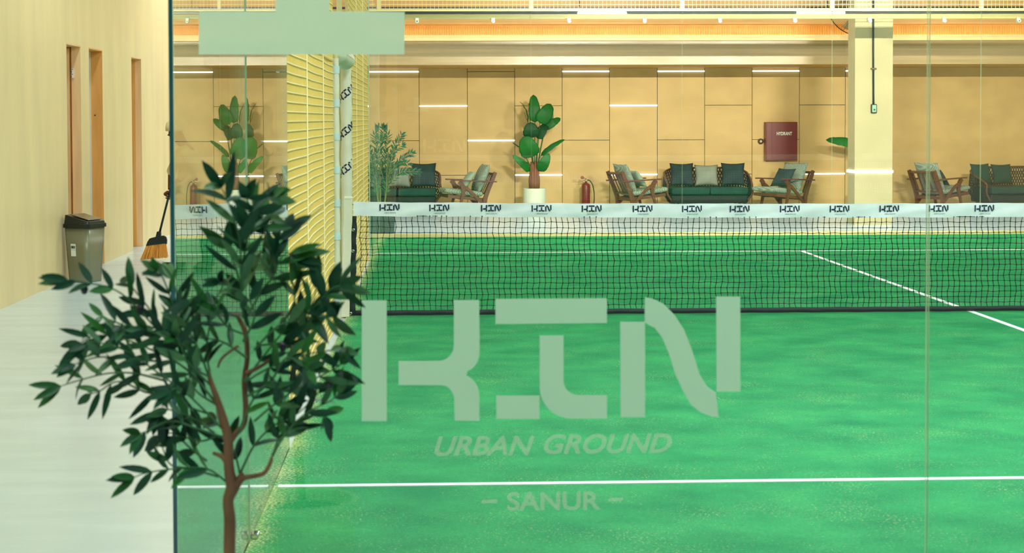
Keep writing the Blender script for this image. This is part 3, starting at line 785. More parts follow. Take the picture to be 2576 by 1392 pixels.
def smooth_pts(pts, k=4):
    out = []
    n = len(pts)
    for i in range(n-1):
        p0, p1, p2, p3 = pts[max(i-1, 0)], pts[i], pts[i+1], pts[min(i+2, n-1)]
        for j in range(k):
            t = j/k
            out.append(tuple(.5*((2*b_)+(-a+c_)*t+(2*a-5*b_+4*c_-d)*t*t+(-a+3*b_-3*c_+d)*t*t*t) for a, b_, c_, d in zip(p0, p1, p2, p3)))
    out.append(tuple(pts[-1])); return out
def make_chair(label, loc, rz, frame=None):
    """x = forward"""
    t = thing('lounge_armchair', label, 'armchair', loc, rz, 'wooden lounge armchairs')
    W = .30
    for s in (-1, 1):
        y0, y1 = s*W-.016, s*W+.016
        leg = smooth_pts([(.22, .555, .030), (.178, .51, .034), (.152, .44, .034), (.152, .37, .028), (.172, .29, .022), (.20, .18, .018), (.245, .0, .016)])
        plank(MB(), leg, y0, y1).build('front_leg', M['wood'], t)
        br = smooth_pts([(.175, .50, .014), (.11, .46, .022), (.04, .405, .024), (-.045, .32, .022), (-.13, .23, .022), (-.19, .17, .026)])
        plank(MB(), br, y0+.004, y1-.004).build('brace', M['wood'], t)
        bk = smooth_pts([(-.385, .70, .026), (-.34, .59, .028), (-.28, .454, .030), (-.226, .32, .034), (-.205, .24, .036), (-.212, .15, .026), (-.27, .0, .018)])
        plank(MB(), bk, y0-.003, y1+.003).build('rear_leg', M['wood'], t)
        MB().bar((.31, s*(W+.012), .578), (-.40, s*(W+.012), .548), .06, .022).build('armrest', M['wood'], t, bevel=.006)
    fr = MB()
    for s in (-1, 1): fr.bar((.40, s*(W-.035), .322), (-.21, s*(W-.035), .255), .022, .05)
    fr.bar((.39, -W+.03, .322), (.39, W-.03, .322), .022, .05); fr.bar((.18, -W+.016, .29), (.18, W-.016, .29), .03, .05); fr.bar((-.205, -W+.016, .25), (-.205, W-.016, .25), .022, .05)
    fr.build('seat_frame', M['wood'], t)
    bf = MB(); bf.bar((-.375, -W+.02, .67), (-.375, W-.02, .67), .06, .024, up=(-.35, 0, .93)); bf.bar((-.235, -W+.02, .35), (-.235, W-.02, .35), .04, .02, up=(-.35, 0, .93))
    for k in range(5):
        y = (-.4+.2*k)*.55; bf.bar((-.375, y, .66), (-.235, y, .35), .03, .012)
    bf.build('back_frame', M['wood'], t)
    R = Matrix.Rotation(math.radians(-6.2), 3, 'Y')
    c_ = Vector((.13, 0, .378))
    sc = MB()
    def seatf(sd):
        def g(u, v):
            a, e = math.sin((2*u-1)*PI/2), math.sin((2*v-1)*PI/2)
            th = .044*max(0, 1-abs(a)**12)**.35*max(0, 1-abs(e)**12)**.35
            p = Vector((a*.315, e*.275, sd*th)); p = Matrix.Rotation(math.radians(-6.2), 3, 'Y') @ p
            return tuple(c_+p)
        return g
    sc.grid(seatf(1), 16, 12).grid(seatf(-1), 16, 12)
    sc.build('seat_cushion', M['hound'], t, smooth=True, merge=True)
    pb = pillow_mb(.56, .50, .15, ear=.05)
    Rb = Matrix.Rotation(math.radians(90), 3, 'Z'); Rt = Matrix.Rotation(math.radians(-22), 3, 'Y')
    pb.v = [tuple(Rt @ (Rb @ Vector(p))+Vector((-.205, 0, .595))) for p in pb.v]
    pb.build('back_cushion', M['hound'], t, smooth=True, merge=True)
    return t
def place_pillow(label, m, loc, rz, tilt, w=.4, h=.4, th=.13, group=None, roll=0):
    pb = pillow_mb(w, h, th)
    Rm = Matrix.Rotation(rz, 3, 'Z') @ Matrix.Rotation(tilt, 3, 'X') @ Matrix.Rotation(roll, 3, 'Y')
    pb.v = [tuple(Rm @ Vector(p)) for p in pb.v]
    o = pb.build('throw_pillow', m, None, smooth=True, merge=True); o.location = loc
    return tag(o, label, 'pillow', group)

YC = 25.95
def seatp(px): return at(px, 500, YC).x
c1 = make_chair('houndstooth cushioned wooden armchair facing left, between shrub and banana plant', (at(1178, 500, YC).x, YC, 0), PI+math.radians(12))
c2 = make_chair('houndstooth wooden armchair facing right, just right of the red extinguisher', (at(1601, 500, YC).x, YC, 0), math.radians(18))
c3 = make_chair('houndstooth wooden armchair facing left under the hydrant box', (at(1970, 500, YC).x, YC, 0), PI+math.radians(-330+360-0) if False else PI+math.radians(32))
c4 = make_chair('houndstooth wooden armchair facing right, partly behind the front glass joint', (at(2362, 500, YC).x, YC, 0), math.radians(-30+60)*0+math.radians(28))

def on_chair(c, x, y, z):
    return Vector(c.location)+Matrix.Rotation(c.rotation_euler.z, 3, 'Z') @ Vector((x, y, z))
PG = 'throw pillows in the lounge'
def chair_pillow(c, label, m, x=.0, y=.05, z=.575, w=.36, h=.34, yaw=0, lean=-30):
    place_pillow(label, m, on_chair(c, x, y, z), c.rotation_euler.z+PI/2+yaw, math.radians(-lean) if False else math.radians(30), w, h, .11, PG)
def chair_pil(c, label, m, x, y, z, w=.36, h=.34, lean=28, yaw=0):
    pb = pillow_mb(w, h, .11)
    Rb = Matrix.Rotation(math.radians(90)+yaw, 3, 'Z'); Rt = Matrix.Rotation(math.radians(-lean), 3, 'Y'); Rc = Matrix.Rotation(c.rotation_euler.z, 3, 'Z')
    pb.v = [tuple(Rc @ (Rt @ (Rb @ Vector(p)))) for p in pb.v]
    o = pb.build('throw_pillow', m, None, smooth=True, merge=True); o.location = on_chair(c, x, y, z)
    return tag(o, label, 'pillow', PG)
chair_pil(c1, 'sage green pillow leaning in the armchair left of the banana plant', M['lightpil'], .02, .03, .575, lean=36)
chair_pil(c2, 'sage green pillow leaning in the armchair right of the extinguisher', M['lightpil'], .03, .03, .58, lean=36)
chair_pil(c3, 'dark green pillow leaning in the armchair under the hydrant box', M['darkpil'], .03, .03, .59, w=.42, h=.36, lean=34)
chair_pil(c4, 'dark green pillow leaning in the armchair behind the front glass joint', M['darkpil'], .02, .04, .575, w=.34, lean=38)

def make_sofa(label, loc, rz, W=1.42, cush=True):
    """back towards +y, seat faces -y"""
    t = thing('rope_sofa', label, 'sofa', loc, rz, 'dark woven rope sofas')
    hw = W/2
    # plan path of the shell: front-left arm -> back -> front-right arm
    path = []
    D = .36; r = .26
    path.append((-hw+.02, -D)); path.append((-hw, -D*.4)); path.append((-hw, D-r))
    path += [(-hw+r-r*math.cos(math.radians(a)), D-r+r*math.sin(math.radians(a))) for a in (15, 30, 45, 60, 75, 90)]
    path += [(-hw*.3, D), (0, D), (hw*.3, D)]
    path += [(hw-r+r*math.sin(math.radians(a)), D-r+r*math.cos(math.radians(a))) for a in (0, 15, 30, 45, 60, 75)]
    path += [(hw, D-r), (hw, -D*.4), (hw-.02, -D)]
    P = [Vector((a, c_)) for a, c_ in path]; cum = [0]
    for i in range(len(P)-1): cum.append(cum[-1]+(P[i+1]-P[i]).length)
    TL = cum[-1]
    def plan(u):
        s_ = max(0, min(1, u))*TL
        for i in range(len(P)-1):
            if s_ <= cum[i+1] or i == len(P)-2:
                k = (s_-cum[i])/(cum[i+1]-cum[i]); return P[i].lerp(P[i+1], k)
    def shell(u, v, off=0):
        p = plan(u)
        top = .46+.27*min(1, max(0, (min(u, 1-u)/.30)))**.8
        z = .15+(top-.15)*v
        # bulge: widest at z=.32, tapering to the base
        sc = 1.0+(.035*(1-abs(z-.32)/.17) if z > .15 else 0)
        if z < .32: sc = 1.035-.17*(.32-z)/.17
        else: sc = 1.035-.05*min(1, (z-.32)/.4)
        return Vector((p.x*sc*(1+off), p.y*sc*(1+off), z))
    lat = MB()
    nd = int(TL/.046)
    for dirn in (1, -1):
        for k in range(-6, nd+7):
            u0 = k/nd; pts = []
            for j in range(13):
                v = j/12; u = u0+dirn*(v-.5)*.10
                if 0 <= u <= 1: pts.append(shell(u, v, .004*dirn))
            if len(pts) > 1:
                for a, c_ in zip(pts[:-1], pts[1:]):
                    pl = plan(.5); lat.bar(a, c_, .013, .008, up=(a.x, a.y+.001, 0))
    lat.build('woven_shell', M['rope'], t)
    rm = MB()
    rm.tube([shell(i/60, 1) for i in range(61)], .017, 8)
    rm.tube([shell(i/60, 0) for i in range(61)], .016, 8)
    rm.tube([shell(0, j/6) for j in range(7)], .017, 8); rm.tube([shell(1, j/6) for j in range(7)], .017, 8)
    rm.build('frame', M['wood'], t, smooth=True)
    # solid woven seat base
    MB().box((-hw*.90, -.36, .16), (hw*.90, .30, .30)).build('seat_base', M['rope'], t, bevel=.03)
    for k, (a, c_) in enumerate(((-hw*.9, -.003), (.003, hw*.9))):
        MB().box((a, -.40, .305), (c_, .26, .415)).build('seat_cushion', M['seatcush'], t, bevel=.03)
    for sx in (-1, 1):
        for sy in (-1, 1):
            MB().tube([(sx*hw*.72, sy*.24, .16), (sx*hw*.78, sy*.27, 0)], [.024, .015], 10).build('leg', M['wood'], t, smooth=True)
    return t
YS = 26.55
s1x, s2x = at(1000, 500, YS).x, at(1778, 500, YS).x
s1 = make_sofa('dark woven rope sofa behind the potted shrub, far left of the lounge', (s1x, YS, 0), 0)
s2 = make_sofa('dark woven rope sofa in the middle, between two armchairs', (s2x, YS, 0), 0)
s3x = at(2560, 500, YS-.25).x
s3 = make_sofa('dark woven rope sofa cut by the right edge of the photo', (s3x, YS-.25, 0), math.radians(14), W=1.6)
def sp(px, z=.62, y=26.60): return Vector((at(px, 460, y).x, y, z))
tl = math.radians(-16)
place_pillow('charcoal pillow at the left end of the middle sofa', M['darkpil'], sp(1715, .625), 0, tl, .40, .40, .14, PG)
place_pillow('pale grey pillow in the centre of the middle sofa', M['greypil'], sp(1777, .61), 0, tl, .40, .37, .14, PG)
place_pillow('charcoal pillow at the right end of the middle sofa', M['darkpil'], sp(1844, .625), math.radians(-4), tl, .40, .40, .14, PG)
place_pillow('pale grey pillow on the far left sofa behind the shrub', M['greypil'], sp(1003, .60), 0, tl, .40, .35, .14, PG)
place_pillow('charcoal pillow on the far left sofa, right of the shrub', M['darkpil'], sp(1066, .635), 0, tl, .42, .42, .14, PG)
place_pillow('dark green pillow at the left end of the right-edge sofa', M['seatcush'], sp(2468, .615, 26.22), math.radians(24), tl, .40, .38, .13, PG)
place_pillow('dark green pillow in the middle of the right-edge sofa', M['seatcush'], sp(2520, .61, 26.44), math.radians(14), tl, .38, .36, .13, PG)

# ------------------------------------------------------------------ banana plants
def blade(mb, base, tip, w, bend=.05, fold=.10, face=(0, -1, 0), n=12, tipk=1.0):
    """paddle-shaped leaf blade with a folded midrib"""
    base, tip = Vector(base), Vector(tip); d = tip-base; L_ = d.length; d.normalize()
    f = Vector(face); sd = d.cross(f); sd = sd.normalized() if sd.length > .01 else Vector((1, 0, 0)); nn = sd.cross(d).normalized()
    def fn(u, v):
        a = 2*u-1
        prof = (math.sin(PI*min(1, v**.72*.99))**.42)*(1-.12*v) if 0 < v < 1 else 0.03
        wv = w/2*1.04*prof*(1+.035*math.sin(v*31)*abs(a))
        return tuple(base+d*(L_*v)+sd*(a*wv)+nn*(-fold*abs(a)*wv+bend*math.sin(PI*v)+.006*math.sin(v*55)*abs(a)))
    mb.grid(fn, 8, n)
def make_banana(label, origin, leaves, pot=True, s=1/707., ox=310, oy=1476, potw=.38):
    """leaves: (base, tip, width, dark, depth base, depth tip, stemroot) in close-up pixels"""
    t = thing('potted_banana_plant', label, 'plant', origin, 0, 'potted banana plants')
    def P(x, y, d=0): return Vector(((x-ox)*s, d, (oy-y)*s))
    r = potw/2
    MB().lathe([(r*.86, 0), (r*.96, .02), (r, .2), (r*1.0, .42), (r*.93, .42), (r*.92, .36), (0, .36)], (0, 0, 0), 40).build('planter', M['potwhite'], t, smooth=False)
    tr = MB()
    for k in range(9):
        a = 2*PI*k/9; rr_ = .05 if k else 0
        tr.tube([(rr_*math.cos(a), rr_*math.sin(a), .36), (rr_*1.3*math.cos(a), rr_*1.3*math.sin(a), .55), (rr_*1.1*math.cos(a), rr_*math.sin(a), .72), (rr_*1.2*math.cos(a), rr_*math.sin(a), .86)], [.042, .038, .026, .010], 8)
    tr.build('trunk', M['bantrunk'], t, smooth=True)
    MB().lathe([(0, .36), (r*.92, .36), (r*.5, .375), (0, .38)], (0, 0, 0), 24).build('soil', M['soil'], t)
    for (b0, t0, w, dk, db, dt, root, face) in leaves:
        lf = MB(); blade(lf, P(*b0, db), P(*t0, dt), w*s, face=face)
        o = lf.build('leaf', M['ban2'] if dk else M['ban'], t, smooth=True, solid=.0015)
        rt = P(*root, 0); bb = P(*b0, db); tt = P(*t0, dt)
        MB().tube([rt, rt.lerp(bb, .5)+Vector((0, -.01, .03)), bb, bb.lerp(tt, .5)+Vector((0, 0, 0))], [.011, .008, .006, .003], 6).build('leaf_stem', M['banstem'], o, smooth=True)
    return t
F0 = (0, -1, 0)
bleaves = [((318, 410), (302, 86), 140, 0, .03, .10, (310, 960), F0),
           ((372, 420), (505, 195), 185, 0, -.02, .02, (330, 960), (.35, -1, .2)),
           ((438, 478), (617, 362), 96, 0, .02, .06, (335, 980), (.1, -1, .3)),
           ((345, 600), (462, 425), 130, 1, -.04, .05, (320, 960), (-.4, -1, .1)),
           ((268, 590), (262, 408), 190, 1, -.08, -.12, (290, 960), F0),
           ((285, 815), (180, 570), 235, 0, -.12, -.16, (300, 960), (-.2, -1, 0)),
           ((252, 980), (50, 793), 92, 0, -.05, -.12, (270, 1000), (-.2, -1, .6)),
           ((365, 980), (470, 770), 130, 0, -.08, -.16, (340, 1000), (.2, -1, .3)),
           ((385, 800), (667, 610), 66, 0, .04, .10, (330, 960), (.1, -1, .8)),
           ((240, 415), (152, 168), 34, 0, .10, .20, (290, 950), (.8, -.5, 0)),
           ((262, 380), (245, 190), 60, 1, .08, .12, (300, 950), (.9, -.6, 0)),
           ((430, 500), (540, 312), 22, 1, .12, .2, (340, 950), (.8, -.5, 0)),
           ((130, 700), (55, 645), 14, 1, -.02, 0, (290, 980), F0),
           ((245, 930), (218, 868), 16, 1, -.02, 0, (290, 990), F0)]
bx = at(1347, 500, 26.0).x
make_banana('tall banana plant in a white round planter, centre of the lounge', (bx, 26.25, 0), bleaves)
bx2 = at(2192, 500, 26.0).x
b2 = [((-70+310, 700), (-190, 345+280), 120, 0, 0, 0, (300, 960), (.2, -1, .4)),
      ((300, 560), (330, 250), 150, 0, .05, .1, (310, 960), F0), ((340, 700), (440, 520), 120, 1, -.05, -.1, (320, 960), F0),
      ((270, 760), (190, 600), 120, 1, -.08, -.1, (300, 980), F0), ((370, 900), (440, 780), 90, 0, -.05, -.1, (330, 980), (.2, -1, .4))]
make_banana('banana plant hidden behind the column, one leaf reaching out left', (bx2, 26.25, 0), b2)

# ------------------------------------------------------------------ leafy twigs
def leafblade(mb, p, d, up, L_, w, droop=.15, n=5):
    d = d.normalized(); sd = d.cross(up)
    sd = sd.normalized() if sd.length > .05 else d.cross(Vector((1, 0, .3))).normalized()
    nn = sd.cross(d).normalized()
    o = len(mb.v); r_ = random.random(); mb.cur = 0 if r_ < .55 else (1 if r_ < .85 else 2)
    for i in range(n+1):
        v = i/n; prof = math.sin(PI*(v**.85))**.7 if 0 < v < 1 else .04
        c_ = p+d*(L_*v)-nn*(droop*L_*v*v); wv = w/2*prof
        mb.v += [tuple(c_-sd*wv+nn*wv*.35), tuple(c_), tuple(c_+sd*wv+nn*wv*.35)]
    for i in range(n):
        a = o+3*i
        mb.f += [(a, a+1, a+4, a+3), (a+1, a+2, a+5, a+4)]; mb.mi += [mb.cur, mb.cur]
def twig(leaf, wood, pts, r0, r1, LL, LW, step, rng, start=.25, spread=.9, tipn=3):
    pts = smooth_pts([tuple(p) for p in pts], 5); pts = [Vector(p) for p in pts]; n = len(pts)
    wood.tube(pts, [r0+(r1-r0)*i/(n-1) for i in range(n)], 6)
    tot = sum((pts[i+1]-pts[i]).length for i in range(n-1)); acc = 0; nxt = tot*start; side = 1
    for i in range(n-1):
        seg = (pts[i+1]-pts[i]); sl = seg.length; d = seg.normalized()
        while nxt <= acc+sl:
            p = pts[i]+d*(nxt-acc)
            for s_ in ((side, -side) if rng.random() < .75 else (side,)):
                view = Vector((0, -1, 0)); lat = d.cross(view); lat = lat.normalized() if lat.length > .1 else Vector((1, 0, 0))
                dd = d*(.75+rng.uniform(-.2, .3))+lat*s_*spread*rng.uniform(.5, 1.1)+view*rng.uniform(-.6, .6)
                l_ = LL*rng.uniform(.7, 1.12)
                leafblade(leaf, p, dd, Vector((rng.uniform(-1, 1), -.8, rng.uniform(-.4, 1))), l_, LW*rng.uniform(.8, 1.15), rng.uniform(-.1, .25))
            side = -side; nxt += step*rng.uniform(.8, 1.25)
        acc += sl
    d = (pts[-1]-pts[-3]).normalized()
    for k in range(tipn):
        leafblade(leaf, pts[-1], d+Vector((rng.uniform(-.45, .45), rng.uniform(-.3, .3), rng.uniform(-.45, .45))), Vector((0, -1, .3)), LL*rng.uniform(.7, 1), LW, .05)

# potted shrub at the far left of the lounge, just behind the far glass
rng = random.Random(11)
pb0 = flo(960, 591)
t = thing('potted_shrub', 'leafy blue-green shrub with pale canes in a dark ribbed planter', 'plant', (pb0.x, pb0.y+.1, 0))
pl = MB(); NN = 96; hP = .40
def ribr(k): return (.19 if k % 2 == 0 else .182)
o_ = []
pl.grid(lambda u, v: ((.165+.022*v+.004*math.cos(2*PI*u*40))*math.cos(2*PI*u), (.165+.022*v+.004*math.cos(2*PI*u*40))*math.sin(2*PI*u), hP*v), 240, 1)
pl.lathe([(.165, .0), (.0, .0)], (0, 0, .001), 40); pl.lathe([(.187, hP), (.17, hP), (.165, hP-.05), (0, hP-.05)], (0, 0, 0), 40)
pl.build('planter', M['potdark'], t)
MB().lathe([(0, hP-.05), (.164, hP-.05), (.1, hP-.035), (0, hP-.03)], (0, 0, 0), 24).build('soil', M['soil'], t)
lf, wd_ = MB(), MB()
O = Vector(t.location)
def LP_(px, py, dy=0): return at(px, py, O.y+dy)-O
canes = [[(951, 560), (951, 505), (944, 430), (947, 370), (945, 328)], [(956, 560), (957, 500), (958, 420), (955, 370), (962, 350), (966, 322)],
         [(962, 560), (968, 505), (972, 470), (974, 410), (975, 385)], [(962, 560), (970, 500), (978, 440), (985, 400), (995, 365), (1010, 340)],
         [(968, 560), (969, 490), (962, 440), (950, 410), (938, 390)], [(974, 470), (990, 425), (1010, 400), (1036, 385)],
         [(970, 480), (1000, 440), (1025, 432), (1052, 433)], [(972, 430), (990, 385), (1004, 372), (1012, 366)], [(960, 440), (975, 350), (972, 330), (967, 320)],
         [(974, 440), (1000, 415), (1018, 410), (1027, 412)], [(948, 450), (940, 410), (936, 380), (938, 350)], [(966, 470), (948, 440), (940, 430), (934, 425)]]
for k, c_ in enumerate(canes):
    dy = rng.uniform(-.1, .1)
    twig(lf, wd_, [LP_(x, y, dy*i/len(c_)) for i, (x, y) in enumerate(c_)], .011 if k < 5 else .006, .003, .085, .020, .022, rng, start=.42 if k < 5 else .2)
lf.build('foliage', [M['bleaf'], M['bleaf'], M['bleaf2']], t, smooth=True); wd_.build('canes', M['twigpale'], t, smooth=True)

# foreground olive tree, between camera and glass
rng = random.Random(23)
YT = -1.05
tb = at(576, 1392, YT)
O = Vector((tb.x, YT, 0))
t = thing('potted_olive_tree', 'young olive tree with brown trunk standing close before the glass', 'tree', O)
def TP(px, py, dy=0): return at(px, py, YT+dy)-O
MB().lathe([(.13, 0), (.16, .02), (.185, .34), (.19, .36), (.17, .36), (.165, .32), (0, .32)], (0, 0, 0), 36).build('planter', M['potwhite'], t)
MB().lathe([(0, .32), (.165, .32), (.1, .335), (0, .34)], (0, 0, 0), 24).build('soil', M['soil'], t)
bk = MB()
def limb(pts, rs, dys=None):
    dys = dys or [0]*len(pts)
    P_ = [(*TP(x, y, d), r) for (x, y), d, r in zip(pts, dys, rs)]
    P_ = smooth_pts(P_, 5)
    bk.tube([p[:3] for p in P_], [p[3] for p in P_], 10)
trunk0 = [(*Vector((0.01, 0, .3)), .016), (*Vector((.0, 0, .5)), .0145), (*TP(577, 1392), .0125), (*TP(578, 1310), .0125), (*TP(574, 1260), .0115), (*TP(584, 1225), .0135), (*TP(576, 1180), .011), (*TP(574, 1110), .010), (*TP(563, 1060), .009), (*TP(548, 1010), .007), (*TP(532, 965), .0055), (*TP(524, 935), .004)]
P_ = smooth_pts(trunk0, 5); bk.tube([p[:3] for p in P_], [p[3] for p in P_], 12)
limb([(574, 1120), (590, 1095), (612, 1070), (618, 1030), (615, 960), (622, 900), (618, 840), (600, 800), (592, 792)], [.007, .0065, .006, .006, .006, .0055, .006, .0045, .004], [0, .01, .03, .04, .05, .05, .04, .03, .02])
limb([(590, 1230), (610, 1205), (640, 1198), (665, 1190), (680, 1165), (684, 1150)], [.009, .006, .005, .0045, .004, .003], [0, -.01, -.02, -.03, -.03, -.04])
limb([(586, 1240), (606, 1200), (604, 1190)], [.009, .008, .004])
limb([(575, 1170), (560, 1150), (535, 1140)], [.007, .006, .003])
limb([(600, 870), (560, 900), (548, 925)], [.003, .003, .002])
limb([(618, 940), (650, 925), (682, 905)], [.005, .004, .003])
bk.build('trunk', M['bark'], t, smooth=True, fixn=True)
lf, wd_ = MB(), MB()
TW = [  # (points, depth end)
    ([(612, 800), (606, 700), (604, 620), (592, 560), (566, 490), (536, 440)], -.12),
    ([(606, 690), (622, 600), (640, 540), (668, 500), (700, 480)], -.05),
    ([(622, 600), (640, 560), (625, 510), (612, 480)], -.1),
    ([(630, 590), (665, 555), (700, 530)], .05),
    ([(612, 780), (600, 700), (580, 640), (570, 600)], -.02),
    ([(620, 800), (660, 730), (690, 690), (690, 640), (700, 600), (742, 560)], .08),
    ([(688, 700), (660, 650), (640, 640)], .1),
    ([(690, 680), (715, 640), (755, 640)], .0),
    ([(690, 670), (668, 600), (660, 575)], .0),
    ([(640, 880), (700, 820), (760, 800), (830, 730), (895, 705)], -.08),
    ([(650, 870), (740, 850), (800, 770), (850, 690)], -.03),
    ([(760, 800), (820, 800), (862, 790)], -.1),
    ([(690, 900), (760, 830), (790, 750), (800, 690)], 0),
    ([(618, 960), (690, 920), (780, 890), (850, 880), (878, 872)], -.1),
    ([(640, 1060), (700, 1010), (780, 960), (840, 930), (880, 900)], -.06),
    ([(684, 1150), (720, 1090), (770, 1040), (830, 1010), (880, 965)], -.02),
    ([(700, 1110), (760, 1060), (810, 1040), (835, 1060)], .04),
    ([(684, 1150), (700, 1100), (700, 1050), (720, 1000), (760, 960)], .08),
    ([(605, 1190), (640, 1120), (690, 1070), (750, 1040), (830, 960)], .05),
    ([(604, 1195), (590, 1140), (560, 1080), (520, 1040)], .05),
    ([(700, 830), (740, 760), (735, 700), (760, 640)], .05),
    ([(560, 1080), (480, 1000), (400, 940), (320, 885), (240, 860), (180, 880)], -.08),
    ([(548, 1020), (470, 930), (380, 880), (300, 850), (240, 845), (165, 880)], .04),
    ([(540, 980), (440, 880), (350, 780), (290, 730), (210, 710), (130, 700)], -.05),
    ([(500, 920), (420, 840), (370, 770), (330, 720), (315, 690)], .05),
    ([(470, 880), (440, 780), (410, 700), (375, 655)], -.06),
    ([(480, 870), (455, 790), (440, 720), (425, 680)], .02),
    ([(420, 960), (340, 940), (270, 940), (190, 960), (115, 985)], .0),
    ([(440, 960), (380, 990), (300, 960), (250, 985), (200, 1000)], .08),
    ([(400, 910), (300, 900), (240, 900), (150, 930)], -.12),
    ([(420, 870), (360, 840), (260, 800), (200, 830)], .08),
    ([(500, 900), (420, 850), (330, 820), (280, 830)], -.1),
    ([(560, 1100), (500, 1080), (430, 1060), (370, 1085), (330, 1098)], -.06),
    ([(540, 1090), (480, 1050), (420, 1030), (370, 1050)], -.02),
    ([(540, 1100), (500, 1110), (430, 1090), (370, 1110)], .03),
    ([(572, 1215), (520, 1180), (440, 1180), (370, 1190), (300, 1215)], -.05),
    ([(550, 1200), (480, 1180), (430, 1170), (410, 1130), (405, 1105)], .0),
    ([(520, 1160), (470, 1120), (440, 1080), (470, 1050)], .05),
    ([(530, 960), (500, 880), (470, 820), (480, 760)], -.04),
    ([(532, 960), (520, 880), (530, 800), (520, 740)], .04),
    ([(600, 800), (560, 780), (520, 760), (490, 750), (460, 760)], -.04),
    ([(610, 840), (570, 820), (540, 770), (560, 720), (545, 690)], -.1),
    ([(612, 860), (640, 800), (630, 760), (600, 740)], -.06),
    ([(530, 950), (480, 920), (450, 860), (430, 830)], -.12),
    ([(620, 900), (560, 860), (500, 850), (440, 840)], .1),
    ([(615, 960), (660, 900), (700, 850), (740, 800), (780, 850)], .1),
    ([(618, 1000), (680, 960), (720, 900), (760, 920), (800, 940)], -.1),
    ([(600, 1090), (640, 1000), (690, 960), (700, 990)], .1),
    ([(520, 1040), (470, 1020), (450, 980), (400, 990)], -.1),
    ([(548, 1020), (500, 990), (480, 960), (470, 930)], .1),
]
for k, (ps, dz) in enumerate(TW):
    ps = list(ps); n = len(ps)
    (ax_, ay_), (bx_, by_) = ps[-2], ps[-1]; dl = math.hypot(ax_-bx_, ay_-by_); kk = min(.6, 42/dl)
    ps[-1] = (bx_+(ax_-bx_)*kk, by_+(ay_-by_)*kk)
    twig(lf, wd_, [TP(x, y, dz*i/(n-1)) for i, (x, y) in enumerate(ps)], .0028, .0011, (.088 if k < 13 else .074)*rng.uniform(.85, 1.1), (.0215 if k < 13 else .017), (.045 if k < 13 else .039), rng, start=.25, spread=.75)
lf.build('foliage', [M['olive'], M['olive2'], M['olive3']], t, smooth=True); wd_.build('twigs', M['twig'], t, smooth=True)
for (x, y) in ((212, 728), (352, 778), (828, 965), (712, 873), (430, 830)):
    p = TP(x, y, -.02); MB().lathe([(0, -.011), (.005, -.009), (.0085, 0), (.006, .009), (0, .012)], p, 14).build('olive_fruit', M['olivefruit'], t, smooth=True)

# ------------------------------------------------------------------ fire extinguisher, hydrant box
ex = at(1474, 500, 26.9)
t = thing('fire_extinguisher', 'red fire extinguisher with black hose standing against the lounge wall', 'fire extinguisher', (ex.x, 26.9, 0))
MB().lathe([(.06, 0), (.073, .012), (.073, .43), (.068, .455), (.045, .475), (.022, .487), (.018, .51), (0, .51)], (0, 0, 0), 32).build('cylinder', M['red'], t, smooth=True)
MB().lathe([(0, .505), (.024, .505), (.026, .53), (.02, .545), (0, .545)], (.004, 0, 0), 16).build('valve', M['brass'], t, smooth=True)
MB().bar((.01, 0, .545), (-.055, 0, .575), .022, .012).bar((.01, 0, .54), (-.075, 0, .512), .02, .008).build('lever', M['blackpl'], t)
MB().lathe([(0, -.03), (.026, -.03), (.028, -.01), (.02, 0), (0, 0)], (-.062, 0, .572), 20, 'y').build('gauge', M['gauge'], t, smooth=True)
MB().tube(smooth_pts([(.02, 0, .53), (.065, -.01, .52), (.11, -.02, .45), (.135, -.02, .33), (.138, -.02, .2), (.12, -.02, .05)], 5), .009, 8).build('hose', M['blackpl'], t, smooth=True)
a, c_ = at(1926, 404, 27.1), at(2006, 307, 27.1)
t = thing('hydrant_box', 'dark red wall box lettered HYDRANT above an armchair', 'hydrant box', (a.x, 27.27, a.z))
w_, h_ = c_.x-a.x, c_.z-a.z
MB().box((0, -.17, 0), (w_, 0, h_)).build('cabinet', M['red'], t, bevel=.004)
dr = MB().box((.012, -.186, .012), (w_-.006, -.171, h_-.008)).build('door', M['red'], t, bevel=.003)
text_part('lettering', 'HYDRANT', .05, M['white'], dr, (w_*.585, -.1868, h_*.70), width=.262, height=.058, bold=.0012)
MB().bar((w_*.19, -.189, .02), (w_*.19, -.189, h_-.02), .01, .006).build('hinge_strip', M['red'], dr)
t = thing('alarm_bell', 'small round alarm lamp on the wall left of the hydrant box', 'alarm', (at(1915, 356, 27.2).x, 27.27, at(1915, 356, 27.2).z))
MB().lathe([(0, 0), (.05, 0), (.05, -.02), (.03, -.04), (0, -.045)], (0, 0, 0), 24, 'y').build('base', M['fan'], t, smooth=True)
MB().lathe([(0, -.03), (.022, -.03), (.018, -.06), (0, -.066)], (0, 0, 0), 16, 'y').build('lens', M['white'], t, smooth=True)
MB().bar((.04, -.01, 0), (.075, -.01, .0), .015, .02).build('conduit', M['fan'], t)
# dark pipe with lamps seen through the mesh above the far glass
zp = at(1400, 20, 24.6).z
t = thing('track_light_rail', 'black lamp rail running across behind the upper wire mesh', 'lamp rail', (0, 24.6, zp))
MB().box((WX, -.02, -.018), (XR, .02, .018)).build('rail', M['blackpl'], t)
for px in (1648, 1790, 1820, 1965):
    MB().box((at(px, 20, 24.6).x-.02, -.03, -.05), (at(px, 20, 24.6).x+.02, .03, -.018)).build('lamp_head', M['blackpl'], t)
for x_ in (WX+1.5, 3.0, 9.0): MB().tube([(x_, 0, .018), (x_, 0, ZC-zp)], .006, 6).build('hanger_rod', M['blackpl'], t)

